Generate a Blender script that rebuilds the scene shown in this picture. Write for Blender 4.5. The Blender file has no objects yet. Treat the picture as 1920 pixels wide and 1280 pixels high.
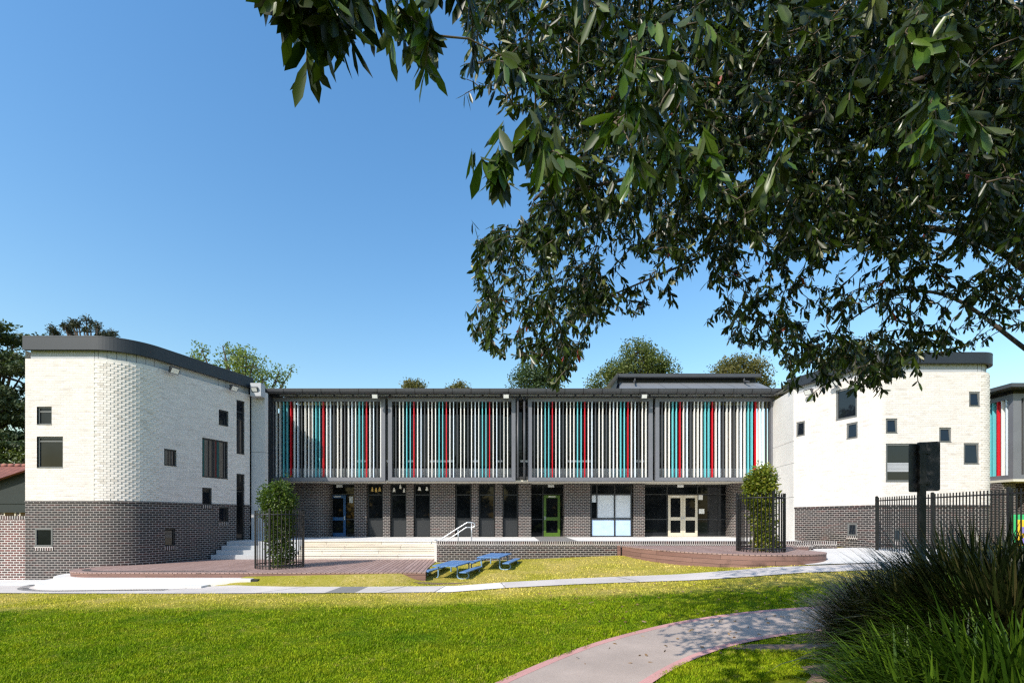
import bpy, math, random
import numpy as np
from mathutils import Matrix, Vector

random.seed(7)
rng = np.random.default_rng(11)
SC = bpy.context.scene
COL = SC.collection
PI = math.pi
R_ = math.radians

# ------------------------------------------------------------------ measured camera (17 mm shift lens, level)
F, CX, CY, E = 907.0, 960.0, 973.0, 2.2          # px focal, horizon row, eye height (m)
def at(x, y, Y):                                  # survey: a photo point at a known depth -> metres
    return ((x - CX) / F * Y, Y, E + (CY - y) / F * Y)
def zat(y, Y): return E + (CY - y) / F * Y
def xat(x, Y): return (x - CX) / F * Y

# ------------------------------------------------------------------ materials
def newmat(name):
    m = bpy.data.materials.new(name); m.use_nodes = True
    nt = m.node_tree; nt.nodes.clear()
    out = nt.nodes.new('ShaderNodeOutputMaterial')
    b = nt.nodes.new('ShaderNodeBsdfPrincipled')
    nt.links.new(b.outputs[0], out.inputs[0])
    return m, nt, b, out
def N(nt, t, **k):
    n = nt.nodes.new(t)
    for a, v in k.items(): setattr(n, a, v)
    return n
def rgba(c): return (c[0], c[1], c[2], 1)
def ramp(nt, fac, stops):
    r = N(nt, 'ShaderNodeValToRGB')
    el = r.color_ramp.elements
    while len(el) < len(stops): el.new(0.5)
    for e, (p, c) in zip(el, stops): e.position = p; e.color = rgba(c)
    nt.links.new(fac, r.inputs[0]); return r.outputs[0]
def noise(nt, vec, scale, detail=3, rough=.55, dim='3D'):
    n = N(nt, 'ShaderNodeTexNoise', noise_dimensions=dim)
    n.inputs['Scale'].default_value = scale; n.inputs['Detail'].default_value = detail
    n.inputs['Roughness'].default_value = rough
    if vec is not None: nt.links.new(vec, n.inputs['Vector'])
    return n.outputs['Fac']
def mix(nt, fac, a, b, mode='MIX'):
    n = N(nt, 'ShaderNodeMix', data_type='RGBA', blend_type=mode)
    if isinstance(fac, (int, float)): n.inputs[0].default_value = fac
    else: nt.links.new(fac, n.inputs[0])
    for i, v in ((6, a), (7, b)):
        if isinstance(v, tuple): n.inputs[i].default_value = rgba(v)
        else: nt.links.new(v, n.inputs[i])
    return n.outputs[2]
def mth(nt, op, a, b=None, clamp=False):
    n = N(nt, 'ShaderNodeMath', operation=op, use_clamp=clamp)
    for i, v in ((0, a), (1, b)):
        if v is None: continue
        if isinstance(v, (int, float)): n.inputs[i].default_value = v
        else: nt.links.new(v, n.inputs[i])
    return n.outputs[0]
def bump(nt, b, h, strength=.3, dist=.01):
    n = N(nt, 'ShaderNodeBump'); n.inputs['Strength'].default_value = strength
    n.inputs['Distance'].default_value = dist
    nt.links.new(h, n.inputs['Height']); nt.links.new(n.outputs[0], b.inputs['Normal'])
def wpos(nt): return N(nt, 'ShaderNodeNewGeometry').outputs['Position']
def uvv(nt): return N(nt, 'ShaderNodeUVMap').outputs[0]
def island(nt): return N(nt, 'ShaderNodeNewGeometry').outputs['Random Per Island']

def plain(name, c, rough=.5, metal=0, var=.12, scale=3, spec=.5, bmp=0):
    m, nt, b, o = newmat(name)
    p = wpos(nt)
    f = noise(nt, p, scale, 5)
    lo = tuple(x * (1 - var) for x in c); hi = tuple(min(1, x * (1 + var)) for x in c)
    nt.links.new(ramp(nt, f, [(.3, lo), (.7, hi)]), b.inputs['Base Color'])
    b.inputs['Roughness'].default_value = rough; b.inputs['Metallic'].default_value = metal
    b.inputs['Specular IOR Level'].default_value = spec
    if bmp: bump(nt, b, noise(nt, p, scale * 12, 4), bmp, .005)
    return m

def brick_mat(name, c1, c2, mortar, redd=None, msize=.011, bw=.212, rh=.086, var=.2, rough=.75, streak=None):
    m, nt, b, o = newmat(name)
    uv = uvv(nt)
    t = N(nt, 'ShaderNodeTexBrick', offset=.5)
    t.inputs['Scale'].default_value = 1; t.inputs['Brick Width'].default_value = bw
    t.inputs['Row Height'].default_value = rh; t.inputs['Mortar Size'].default_value = msize
    t.inputs['Mortar Smooth'].default_value = .15; t.inputs['Bias'].default_value = -.1
    nt.links.new(uv, t.inputs['Vector'])
    t.inputs['Color1'].default_value = rgba(c1); t.inputs['Color2'].default_value = rgba(c2)
    t.inputs['Mortar'].default_value = rgba(mortar)
    col = t.outputs['Color']
    mp = N(nt, 'ShaderNodeMapping'); mp.inputs['Scale'].default_value = (1 / bw * .35, 1 / rh * .9, 1)
    nt.links.new(uv, mp.inputs['Vector'])
    nz = noise(nt, mp.outputs[0], 1.0, 2)
    notm = mth(nt, 'SUBTRACT', 1.0, t.outputs['Fac'])
    if redd:
        k = mth(nt, 'MULTIPLY', ramp(nt, nz, [(.52, (0, 0, 0)), (.66, (1, 1, 1))]), notm)
        col = mix(nt, k, col, redd)
    if streak:
        k = mth(nt, 'MULTIPLY', ramp(nt, nz, [(.55, (0, 0, 0)), (.78, (.75, .75, .75))]), notm)
        col = mix(nt, k, col, streak)
    d = noise(nt, wpos(nt), .9, 5)
    col = mix(nt, 1.0, col, ramp(nt, d, [(.25, (1 - var,) * 3), (.75, (1, 1, 1))]), 'MULTIPLY')
    m3 = N(nt, 'ShaderNodeMapping'); m3.inputs['Scale'].default_value = (2.2, .22, 1); nt.links.new(uv, m3.inputs['Vector'])
    col = mix(nt, 1.0, col, ramp(nt, noise(nt, m3.outputs[0], 1.6, 5, .65), [(.3, (1 - var * .8,) * 3), (.6, (1, 1, 1))]), 'MULTIPLY')
    nt.links.new(col, b.inputs['Base Color'])
    b.inputs['Roughness'].default_value = rough
    h = mth(nt, 'ADD', notm, mth(nt, 'MULTIPLY', noise(nt, wpos(nt), 60, 3), .25))
    bump(nt, b, h, .6, .008)
    return m

M = {}
M['brown_brick'] = brick_mat('brown_brick', (.034, .028, .028), (.013, .011, .012), (.37, .335, .31), redd=(.08, .034, .03), msize=.0105)
M['white_brick'] = brick_mat('white_brick', (.75, .695, .645), (.66, .605, .555), (.665, .61, .56), streak=(.44, .37, .31), msize=.007, var=.06)
M['red_brick'] = brick_mat('red_brick', (.15, .055, .045), (.055, .04, .038), (.62, .58, .54), redd=(.2, .06, .05), msize=.0125)
M['soldier_brick'] = brick_mat('soldier_brick', (.055, .042, .04), (.028, .022, .022), (.62, .57, .53), redd=(.1, .045, .04), bw=.086, rh=.24, msize=.013)

m, nt, b, o = newmat('white_brick_block')
f = island(nt)
c = ramp(nt, f, [(0, (.57, .515, .46)), (.12, (.68, .625, .575)), (1, (.755, .70, .65))])
nt.links.new(c, b.inputs['Base Color']); b.inputs['Roughness'].default_value = .8
bump(nt, b, noise(nt, wpos(nt), 50, 3), .25, .005)
M['white_block'] = m
M['mortar'] = plain('pale_mortar', (.66, .63, .58), .9)

M['fascia'] = plain('charcoal_metal', (.017, .021, .028), .5, 0, .1, 1.2)
M['dark_metal'] = plain('dark_grey_metal', (.052, .054, .060), .42, 0, .1, 1.5)
M['frame_metal'] = plain('screen_frame_metal', (.15, .152, .168), .4, 0, .08, 1.5)
M['win_frame'] = plain('window_frame_metal', (.13, .133, .13), .45, 0, .06)
M['window_dark'] = plain('window_frame_dark', (.018, .019, .020), .45, 0, .06)
M['black'] = plain('black_powdercoat', (.010, .010, .011), .45, 0, .1)
M['clad'] = plain('grey_cladding', (.40, .41, .43), .6, 0, .06)
M['flash'] = plain('roof_flashing', (.17, .175, .18), .5, 0, .06)
M['clad_gap'] = plain('cladding_joint', (.05, .05, .055), .8)
M['galv'] = plain('galvanised_steel', (.55, .56, .57), .35, .6, .1, 6)
M['panel_dark'] = plain('charcoal_panel', (.013, .0145, .016), .55, 0, .08)
M['sign_back'] = plain('dark_sign_back', (.028, .029, .032), .5, .0, .1, 3)
M['blue_paint'] = plain('blue_door_paint', (.006, .075, .20), .4, 0, .08)
M['green_paint'] = plain('green_door_paint', (.075, .15, .012), .4, 0, .08)
M['cream_paint'] = plain('cream_door_paint', (.60, .54, .42), .5, 0, .06)
M['soffit'] = plain('cream_soffit', (.62, .58, .48), .7, 0, .05)
M['timber_blue'] = plain('blue_table_paint', (.09, .20, .40), .5, 0, .18, 9, bmp=.2)
M['tube_blue'] = plain('blue_tube_paint', (.20, .33, .48), .4, 0, .2, 12)
M['white_thing'] = plain('white_plastic', (.8, .8, .78), .5, 0, .04)
M['paper'] = plain('white_paper', (.8, .79, .74), .8)
M['paper_gold'] = plain('yellow_paper', (.62, .42, .12), .8)
M['lamp_face'] = plain('lamp_glass', (.75, .75, .72), .15, 0, .05)
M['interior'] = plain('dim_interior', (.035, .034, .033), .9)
M['blind'] = plain('white_blind', (.62, .66, .70), .6, 0, .08, 1.0)
M['blind_blue'] = plain('blue_white_panel', (.42, .56, .78), .5, 0, .08)

def fin_paint(n, c): return plain('fin_' + n, c, .32, 0, .03)
FIN = {'D': fin_paint('charcoal', (.085, .087, .092)), 'C': fin_paint('cream', (.80, .785, .745)),
       'B': fin_paint('pale_blue', (.70, .78, .86)), 'T': fin_paint('teal', (.15, .55, .60)),
       'R': fin_paint('red', (.62, .012, .022))}

m, nt, b, o = newmat('dark_glass')
p = wpos(nt)
nt.links.new(ramp(nt, noise(nt, p, .8, 3), [(.35, (.004, .005, .006)), (.7, (.014, .016, .018))]), b.inputs['Base Color'])
b.inputs['Roughness'].default_value = .03; b.inputs['IOR'].default_value = 1.33
M['glass'] = m
m, nt, b, o = newmat('coated_glass')
b.inputs['Base Color'].default_value = (.008, .011, .016, 1); b.inputs['Roughness'].default_value = .02
b.inputs['IOR'].default_value = 1.55
M['glass_coat'] = m
m, nt, b, o = newmat('clear_glass')
tr = N(nt, 'ShaderNodeBsdfTransparent'); tr.inputs[0].default_value = (.86, .9, .9, 1)
gl = N(nt, 'ShaderNodeBsdfGlossy'); gl.inputs['Roughness'].default_value = .03
fr = N(nt, 'ShaderNodeFresnel'); fr.inputs[0].default_value = 1.5
ms = N(nt, 'ShaderNodeMixShader')
nt.links.new(fr.outputs[0], ms.inputs[0]); nt.links.new(tr.outputs[0], ms.inputs[1]); nt.links.new(gl.outputs[0], ms.inputs[2])
nt.links.new(ms.outputs[0], o.inputs[0])
M['clear'] = m
m, nt, b, o = newmat('frosted_balustrade_glass')
nt.links.new(ramp(nt, noise(nt, p, 1, 2), [(.3, (.30, .32, .34)), (.7, (.40, .41, .42))]) if False else ramp(nt, noise(nt, wpos(nt), 2.5, 3), [(.3, (.26, .28, .30)), (.7, (.42, .42, .41))]), b.inputs['Base Color'])
b.inputs['Roughness'].default_value = .12
M['frost'] = m

def concrete(name, c, var=.14, joint=None):
    m, nt, b, o = newmat(name)
    p = wpos(nt)
    a = noise(nt, p, .6, 6, .65); g = noise(nt, p, 45, 3)
    f = mth(nt, 'ADD', mth(nt, 'MULTIPLY', a, .75), mth(nt, 'MULTIPLY', g, .25))
    lo = tuple(x * (1 - var) for x in c); hi = tuple(min(1, x * (1 + var)) for x in c)
    nt.links.new(ramp(nt, f, [(.35, lo), (.65, hi)]), b.inputs['Base Color'])
    b.inputs['Roughness'].default_value = .85
    bump(nt, b, g, .25, .004)
    return m
M['conc'] = concrete('path_concrete', (.52, .47, .435))
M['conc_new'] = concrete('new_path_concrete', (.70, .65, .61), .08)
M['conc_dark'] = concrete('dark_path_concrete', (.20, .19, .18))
M['conc_white'] = concrete('white_concrete', (.62, .60, .57), .09)
M['conc_wall'] = concrete('concrete_wall', (.52, .51, .50), .08)
M['conc_step'] = concrete('grey_step_concrete', (.42, .43, .44), .1)
M['pave'] = concrete('terrace_paving', (.66, .64, .61), .08)
M['path2'] = concrete('grey_path_asphalt', (.385, .31, .262), .22)
M['pink'] = concrete('pink_path_edging', (.52, .27, .245), .2)
M['soil'] = concrete('bare_soil', (.17, .11, .075), .35)

def wood(name, c1, c2, sx=.14, gap=.006, ang=0, vertical=False):
    """boards of width sx running along one plan direction"""
    m, nt, b, o = newmat(name)
    uv = uvv(nt)
    mp = N(nt, 'ShaderNodeMapping'); mp.inputs['Rotation'].default_value = (0, 0, ang)
    nt.links.new(uv, mp.inputs['Vector'])
    t = N(nt, 'ShaderNodeTexBrick', offset=.37)
    t.inputs['Scale'].default_value = 1; t.inputs['Brick Width'].default_value = 2.4
    t.inputs['Row Height'].default_value = sx; t.inputs['Mortar Size'].default_value = gap
    t.inputs['Mortar Smooth'].default_value = .1
    t.inputs['Color1'].default_value = rgba(c1); t.inputs['Color2'].default_value = rgba(c2)
    t.inputs['Mortar'].default_value = rgba(tuple(x * .25 for x in c2))
    nt.links.new(mp.outputs[0], t.inputs['Vector'])
    m2 = N(nt, 'ShaderNodeMapping'); m2.inputs['Scale'].default_value = (1.2, 40, 1)
    nt.links.new(mp.outputs[0], m2.inputs['Vector'])
    g = noise(nt, m2.outputs[0], 1, 5)
    col = mix(nt, 1.0, t.outputs['Color'], ramp(nt, g, [(.3, (.72, .72, .72)), (.7, (1.1, 1.1, 1.1))]), 'MULTIPLY')
    nt.links.new(col, b.inputs['Base Color']); b.inputs['Roughness'].default_value = .7
    bump(nt, b, mth(nt, 'SUBTRACT', 1.0, t.outputs['Fac']), .5, .006)
    return m
M['deck'] = wood('deck_boards', (.40, .27, .235), (.32, .205, .175), .15, .014, R_(90 - 5))
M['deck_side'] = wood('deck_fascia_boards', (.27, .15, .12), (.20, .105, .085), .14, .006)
M['steps_wood'] = wood('pale_step_timber', (.78, .735, .65), (.70, .615, .49), .1825, .007)

def leafmat(name, cols, trans=.3, rough=.45, spec=.4, back=None, noise_scale=.5):
    m, nt, b, o = newmat(name)
    geo = N(nt, 'ShaderNodeNewGeometry')
    f = mth(nt, 'ADD', mth(nt, 'MULTIPLY', geo.outputs['Random Per Island'], .75),
            mth(nt, 'MULTIPLY', noise(nt, geo.outputs['Position'], noise_scale, 2), .25))
    stops = [(i / (len(cols) - 1), c) for i, c in enumerate(cols)]
    c = ramp(nt, f, stops)
    if back: c = mix(nt, geo.outputs['Backfacing'], c, back)
    nt.links.new(c, b.inputs['Base Color'])
    b.inputs['Roughness'].default_value = rough; b.inputs['Specular IOR Level'].default_value = spec
    tl = N(nt, 'ShaderNodeBsdfTranslucent')
    nt.links.new(mix(nt, 1.0, c, (1.3, 1.5, .6), 'MULTIPLY'), tl.inputs[0])
    ms = N(nt, 'ShaderNodeMixShader'); ms.inputs[0].default_value = trans
    nt.links.new(b.outputs[0], ms.inputs[1]); nt.links.new(tl.outputs[0], ms.inputs[2])
    nt.links.new(ms.outputs[0], o.inputs[0])
    return m
M['leaf_fg'] = leafmat('big_leaf', [(.008, .018, .003), (.016, .032, .005), (.065, .10, .014), (.012, .025, .004)], .18, .32, .28, back=(.024, .033, .008))
M['leaf_new'] = leafmat('young_leaf', [(.30, .30, .18), (.42, .40, .28)], .25)
M['leaf_red'] = leafmat('red_leaf', [(.30, .05, .03), (.22, .035, .03)], .25)
M['leaf_sunlit'] = leafmat('sunlit_near_leaf', [(.035, .075, .010), (.07, .13, .018), (.12, .18, .025)], .25, .3, .4, back=(.07, .09, .03))  # sunlight on the near tufts is put into this lighter leaf colour
M['leaf_litter'] = leafmat('dry_fallen_leaf', [(.16, .09, .045), (.26, .17, .08), (.12, .06, .035)], .1)
M['leaf_cage'] = leafmat('caged_tree_leaf', [(.028, .058, .007), (.065, .11, .012), (.12, .16, .022)], .28, .4)
M['leaf_cage2'] = leafmat('caged_tree_leaf_gold', [(.055, .092, .010), (.15, .185, .016), (.29, .25, .03)], .3, .4)
M['leaf_cedar'] = leafmat('cedar_needles', [(.025, .045, .020), (.05, .075, .030), (.075, .105, .030)], .15, .6)
M['leaf_knob'] = leafmat('dark_knob_leaf', [(.022, .030, .014), (.045, .052, .022)], .12, .6)
M['leaf_light'] = leafmat('light_green_leaf', [(.09, .13, .025), (.15, .20, .035), (.20, .25, .05)], .3, .55)
M['leaf_mid'] = leafmat('mid_green_leaf', [(.05, .075, .018), (.09, .12, .025), (.15, .165, .035)], .25, .55)
M['leaf_dark'] = leafmat('dark_green_leaf', [(.025, .05, .018), (.05, .085, .028), (.075, .115, .035)], .2, .55)
M['leaf_olive'] = leafmat('olive_leaf', [(.075, .075, .022), (.12, .12, .03), (.17, .14, .045)], .25, .55)
M['strap_dark'] = leafmat('strap_leaf_dark', [(.006, .009, .003), (.012, .020, .005), (.034, .046, .010), (.13, .10, .04)], .1, .38, .4)
M['strap_green'] = leafmat('strap_leaf_green', [(.012, .03, .004), (.04, .085, .007), (.12, .20, .014)], .25, .38, .35)
M['bark'] = plain('grey_brown_bark', (.055, .040, .029), .9, 0, .35, 14, bmp=.5)
M['twig'] = plain('pale_twig', (.10, .075, .05), .85, 0, .3, 10)
M['stem_pale'] = plain('pale_bark', (.30, .26, .20), .85, 0, .25, 10)

# lawn: greener near, dry and yellow towards the concrete path
def lawn_color(nt, extra=None):
    p = wpos(nt)
    sx = N(nt, 'ShaderNodeSeparateXYZ'); nt.links.new(p, sx.inputs[0])
    n1 = noise(nt, p, .55, 4, .6); n2 = noise(nt, p, 2.6, 5, .65); n3 = noise(nt, p, 11, 4, .65)
    yw = mth(nt, 'ADD', sx.outputs['Y'], mth(nt, 'MULTIPLY', mth(nt, 'SUBTRACT', n2, .5), 1.6))
    dry = N(nt, 'ShaderNodeMapRange'); dry.clamp = True
    dry.inputs[1].default_value = 10.9; dry.inputs[2].default_value = 11.8
    dry.inputs[4].default_value = .8; nt.links.new(yw, dry.inputs[0])
    green = ramp(nt, n3, [(.25, (.095, .18, .005)), (.45, (.175, .265, .007)), (.62, (.265, .335, .010)), (.8, (.42, .41, .07))])
    green = mix(nt, ramp(nt, noise(nt, p, 6, 5, .75), [(.56, (0, 0, 0)), (.68, (.8, .8, .8))]), green, (.44, .38, .10))
    green = mix(nt, ramp(nt, noise(nt, p, 1.3, 5, .7), [(.57, (0, 0, 0)), (.67, (.85, .85, .85))]), green, (.045, .105, .008))
    green = mix(nt, ramp(nt, n2, [(.48, (0, 0, 0)), (.7, (.75, .75, .75))]), green, (.34, .365, .016))
    green = mix(nt, ramp(nt, n1, [(.30, (.75, .75, .75)), (.5, (0, 0, 0))]), green, (.075, .18, .006))
    dryc = ramp(nt, n3, [(.25, (.40, .36, .06)), (.5, (.76, .61, .18)), (.75, (.95, .75, .38))])
    dryc = mix(nt, ramp(nt, n1, [(.4, (0, 0, 0)), (.62, (.8, .8, .8))]), dryc, (.48, .46, .045))
    return mix(nt, dry.outputs[0], green, dryc), n3
m, nt, b, o = newmat('lawn_turf')
c, n3 = lawn_color(nt)
c = mix(nt, 1.0, c, (.6, .57, .52), 'MULTIPLY')
nt.links.new(c, b.inputs['Base Color']); b.inputs['Roughness'].default_value = .95
b.inputs['Specular IOR Level'].default_value = .1
bump(nt, b, noise(nt, wpos(nt), 30, 5, .7), .9, .03)
M['lawn'] = m
m, nt, b, o = newmat('grass_blade')
c, n3 = lawn_color(nt)
k = ramp(nt, island(nt), [(0, (.42, .46, .42)), (.5, (1.0, 1.0, .95)), (.85, (1.45, 1.4, 1.3)), (1, (1.9, 1.75, 1.8))])
c = mix(nt, 1.0, c, k, 'MULTIPLY')
nt.links.new(c, b.inputs['Base Color']); b.inputs['Roughness'].default_value = .6
b.inputs['Specular IOR Level'].default_value = .06
tl = N(nt, 'ShaderNodeBsdfTranslucent'); nt.links.new(mix(nt, 1.0, c, (1.2, 1.3, .6), 'MULTIPLY'), tl.inputs[0])
ms = N(nt, 'ShaderNodeMixShader'); ms.inputs[0].default_value = .3
nt.links.new(b.outputs[0], ms.inputs[1]); nt.links.new(tl.outputs[0], ms.inputs[2]); nt.links.new(ms.outputs[0], o.inputs[0])
M['grass'] = m
M['roof_tile'] = brick_mat('red_roof_tile', (.33, .12, .085), (.24, .08, .06), (.08, .03, .025), bw=.3, rh=.24, msize=.02)
M['gable'] = plain('dark_green_gable', (.012, .020, .018), .7)
M['play_green'] = plain('play_panel_green', (.04, .42, .14), .45)
M['play_yellow'] = plain('play_panel_yellow', (.80, .52, .03), .45)
M['play_purple'] = plain('play_panel_violet', (.22, .18, .50), .45)
M['grate'] = plain('grate_steel', (.16, .16, .16), .5, .3)
M['roof'] = plain('roof_sheet', (.30, .31, .32), .5, 0, .08)

# ------------------------------------------------------------------ mesh helpers
WLD = {}
def reg(o, mw=None): WLD[o.name] = mw or Matrix.Identity(4)
def setp(o, parent):
    o.parent = parent
    o.matrix_parent_inverse = WLD[parent.name].inverted()
def props(o, label=None, cat=None, group=None, kind=None):
    if label: o['label'] = label
    if cat: o['category'] = cat
    if group: o['group'] = group
    if kind: o['kind'] = kind
    return o
def thing(name, label, cat, loc=(0, 0, 0), group=None):
    o = bpy.data.objects.new(name, None); COL.objects.link(o)
    o.location = loc; o.empty_display_size = .2
    reg(o, Matrix.Translation(loc)); return props(o, label, cat, group)

class MB:
    def __init__(s): s.v = []; s.f = []; s.uv = []; s.mi = []; s.cur = 0; s.sm = []
    def face(s, pts, uv=None, smooth=False):
        i = len(s.v); s.v.extend([tuple(p) for p in pts]); s.f.append(tuple(range(i, i + len(pts))))
        if uv is None: uv = autouv(pts)
        s.uv.extend(uv); s.mi.append(s.cur); s.sm.append(smooth)
    def obox(s, O, t, n, a0, a1, b0, b1, z0, z1):
        """box in a frame: a along t, b along n (outward), z up; O=(x,y)"""
        def P(a, b, z): return (O[0] + t[0] * a + n[0] * b, O[1] + t[1] * a + n[1] * b, z)
        c = [P(a0, b0, z0), P(a1, b0, z0), P(a1, b1, z0), P(a0, b1, z0), P(a0, b0, z1), P(a1, b0, z1), P(a1, b1, z1), P(a0, b1, z1)]
        cr = t[0] * n[1] - t[1] * n[0]
        fs = [(0, 3, 2, 1), (4, 5, 6, 7), (0, 1, 5, 4), (1, 2, 6, 5), (2, 3, 7, 6), (3, 0, 4, 7)]
        if cr < 0: fs = [f[::-1] for f in fs]
        for f in fs: s.face([c[i] for i in f])
    def box(s, x0, x1, y0, y1, z0, z1): s.obox((0, 0), (1, 0), (0, 1), x0, x1, y0, y1, z0, z1)
    def prism(s, poly, z0, z1, top=True, bottom=False, side=True, smooth=False):
        """poly counter-clockwise"""
        n = len(poly); L = 0
        z0f = z0 if callable(z0) else (lambda x, y: z0)
        z1f = z1 if callable(z1) else (lambda x, y: z1)
        if top: s.face([(p[0], p[1], z1f(*p)) for p in poly], [(p[0], p[1]) for p in poly])
        if bottom: s.face([(p[0], p[1], z0f(*p)) for p in poly[::-1]])
        if side:
            for i in range(n):
                a, c = poly[i], poly[(i + 1) % n]; d = math.dist(a, c)
                s.face([(a[0], a[1], z0f(*a)), (c[0], c[1], z0f(*c)), (c[0], c[1], z1f(*c)), (a[0], a[1], z1f(*a))],
                       [(L, z0f(*a)), (L + d, z0f(*c)), (L + d, z1f(*c)), (L, z1f(*a))], smooth)
                L += d
    def tube(s, pts, r, n=8, cap=True):
        pts = [Vector(p) for p in pts]; k = len(pts)
        rs = r if hasattr(r, '__len__') else [r] * k
        rings = []; up = Vector((0, 0, 1)); base = len(s.v); prev = None
        for i, p in enumerate(pts):
            d = (pts[min(i + 1, k - 1)] - pts[max(i - 1, 0)]).normalized()
            if prev is None:
                ref = up if abs(d.z) < .9 else Vector((1, 0, 0))
                a = d.cross(ref).normalized()
            else:
                a = (prev - d * prev.dot(d)); a = a.normalized() if a.length > 1e-6 else d.orthogonal().normalized()
            prev = a; bb = d.cross(a)
            for j in range(n):
                q = p + (a * math.cos(2 * PI * j / n) + bb * math.sin(2 * PI * j / n)) * rs[i]
                s.v.append(tuple(q))
        for i in range(k - 1):
            for j in range(n):
                a = base + i * n + j; b2 = base + i * n + (j + 1) % n
                s.f.append((a, b2, b2 + n, a + n)); s.uv.extend([(0, 0), (.1, 0), (.1, .1), (0, .1)]); s.mi.append(s.cur); s.sm.append(True)
        if cap:
            s.f.append(tuple(base + j for j in range(n))[::-1]); s.uv.extend([(0, 0)] * n); s.mi.append(s.cur); s.sm.append(False)
            s.f.append(tuple(base + (k - 1) * n + j for j in range(n))); s.uv.extend([(0, 0)] * n); s.mi.append(s.cur); s.sm.append(False)
    def build(s, name, mats, parent=None, bevel=0):
        me = bpy.data.meshes.new(name)
        me.from_pydata(s.v, [], s.f)
        ul = me.uv_layers.new(name='UVMap')
        ul.data.foreach_set('uv', np.array(s.uv, dtype=np.float32).ravel())
        if not isinstance(mats, (list, tuple)): mats = [mats]
        for mm in mats: me.materials.append(mm)
        me.polygons.foreach_set('material_index', np.array(s.mi, dtype=np.int32))
        me.polygons.foreach_set('use_smooth', np.array(s.sm, dtype=bool))
        me.update()
        o = bpy.data.objects.new(name, me); COL.objects.link(o); reg(o)
        if bevel:
            import bmesh
            bm = bmesh.new(); bm.from_mesh(me); bmesh.ops.remove_doubles(bm, verts=bm.verts, dist=1e-5); bm.to_mesh(me); bm.free()
            md = o.modifiers.new('bevel', 'BEVEL'); md.width = bevel; md.segments = 2; md.limit_method = 'ANGLE'; md.angle_limit = R_(40)
        if parent: setp(o, parent)
        return o
def autouv(pts):
    a, b, c = Vector(pts[0]), Vector(pts[1]), Vector(pts[2])
    n = (b - a).cross(c - a)
    if n.length < 1e-12: return [(0, 0)] * len(pts)
    n.normalize()
    if abs(n.z) > .7: return [(p[0], p[1]) for p in pts]
    t = Vector((-n.y, n.x, 0)).normalized()
    return [(p[0] * t.x + p[1] * t.y, p[2]) for p in pts]

def np_mesh(name, verts, faces, mats, parent=None, mi=None, smooth=False):
    """faces: list of int arrays (n,3) or (n,4)"""
    me = bpy.data.meshes.new(name)
    verts = np.ascontiguousarray(verts, dtype=np.float32)
    me.vertices.add(len(verts)); me.vertices.foreach_set('co', verts.ravel())
    loops = np.concatenate([f.ravel() for f in faces]).astype(np.int32)
    sizes = np.concatenate([np.full(len(f), f.shape[1]) for f in faces]).astype(np.int32)
    starts = np.concatenate([[0], np.cumsum(sizes)[:-1]]).astype(np.int32)
    me.loops.add(len(loops)); me.loops.foreach_set('vertex_index', loops)
    me.polygons.add(len(sizes)); me.polygons.foreach_set('loop_start', starts)
    try: me.polygons.foreach_set('loop_total', sizes)
    except Exception: pass
    if not isinstance(mats, (list, tuple)): mats = [mats]
    for mm in mats: me.materials.append(mm)
    if mi is not None: me.polygons.foreach_set('material_index', np.concatenate(mi).astype(np.int32))
    if smooth: me.polygons.foreach_set('use_smooth', np.ones(len(sizes), dtype=bool))
    me.update(calc_edges=True); me.validate()
    o = bpy.data.objects.new(name, me); COL.objects.link(o); reg(o)
    if parent: setp(o, parent)
    return o

def unit(a): return a / np.maximum(np.linalg.norm(a, axis=1, keepdims=True), 1e-9)
def leaves(name, pos, d, length, width, mat, parent, droop=.15, full=True, fold=.18, mi=None):
    """every leaf a small folded blade: pos base, d direction"""
    n = len(pos); d = unit(d)
    r = unit(rng.normal(size=(n, 3)))
    side = unit(np.cross(d, r)); nr = np.cross(side, d)
    L = np.asarray(length).reshape(-1, 1) * np.ones((n, 1)); Wd = np.asarray(width).reshape(-1, 1) * np.ones((n, 1))
    def P(t, w, h): return pos + d * L * t + side * Wd * w * .5 + nr * (L * (-droop) * t * t + Wd * h)
    if full:
        V = np.stack([P(0, 0, 0), P(.33, .8, 0), P(.33, 0, -fold), P(.33, -.8, 0), P(.72, .95, 0), P(.72, 0, -fold), P(.72, -.95, 0), P(1, 0, 0)], 1)
        k = 8; i = (np.arange(n) * k)[:, None]
        tri = np.concatenate([i + np.array([0, 1, 2]), i + np.array([0, 2, 3]), i + np.array([5, 4, 7]), i + np.array([6, 5, 7])])
        quad = np.concatenate([i + np.array([2, 1, 4, 5]), i + np.array([3, 2, 5, 6])])
        faces = [tri, quad]; reps = 4
        mis = None if mi is None else [np.tile(mi, 4), np.tile(mi, 2)]
    else:
        V = np.stack([P(0, 0, 0), P(.5, 1, 0), P(1, 0, 0), P(.5, -1, 0)], 1)
        i = (np.arange(n) * 4)[:, None]; faces = [i + np.array([0, 1, 2, 3])]
        mis = None if mi is None else [mi]
    return np_mesh(name, V.reshape(-1, 3), faces, mat, parent, mis, smooth=full)

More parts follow.
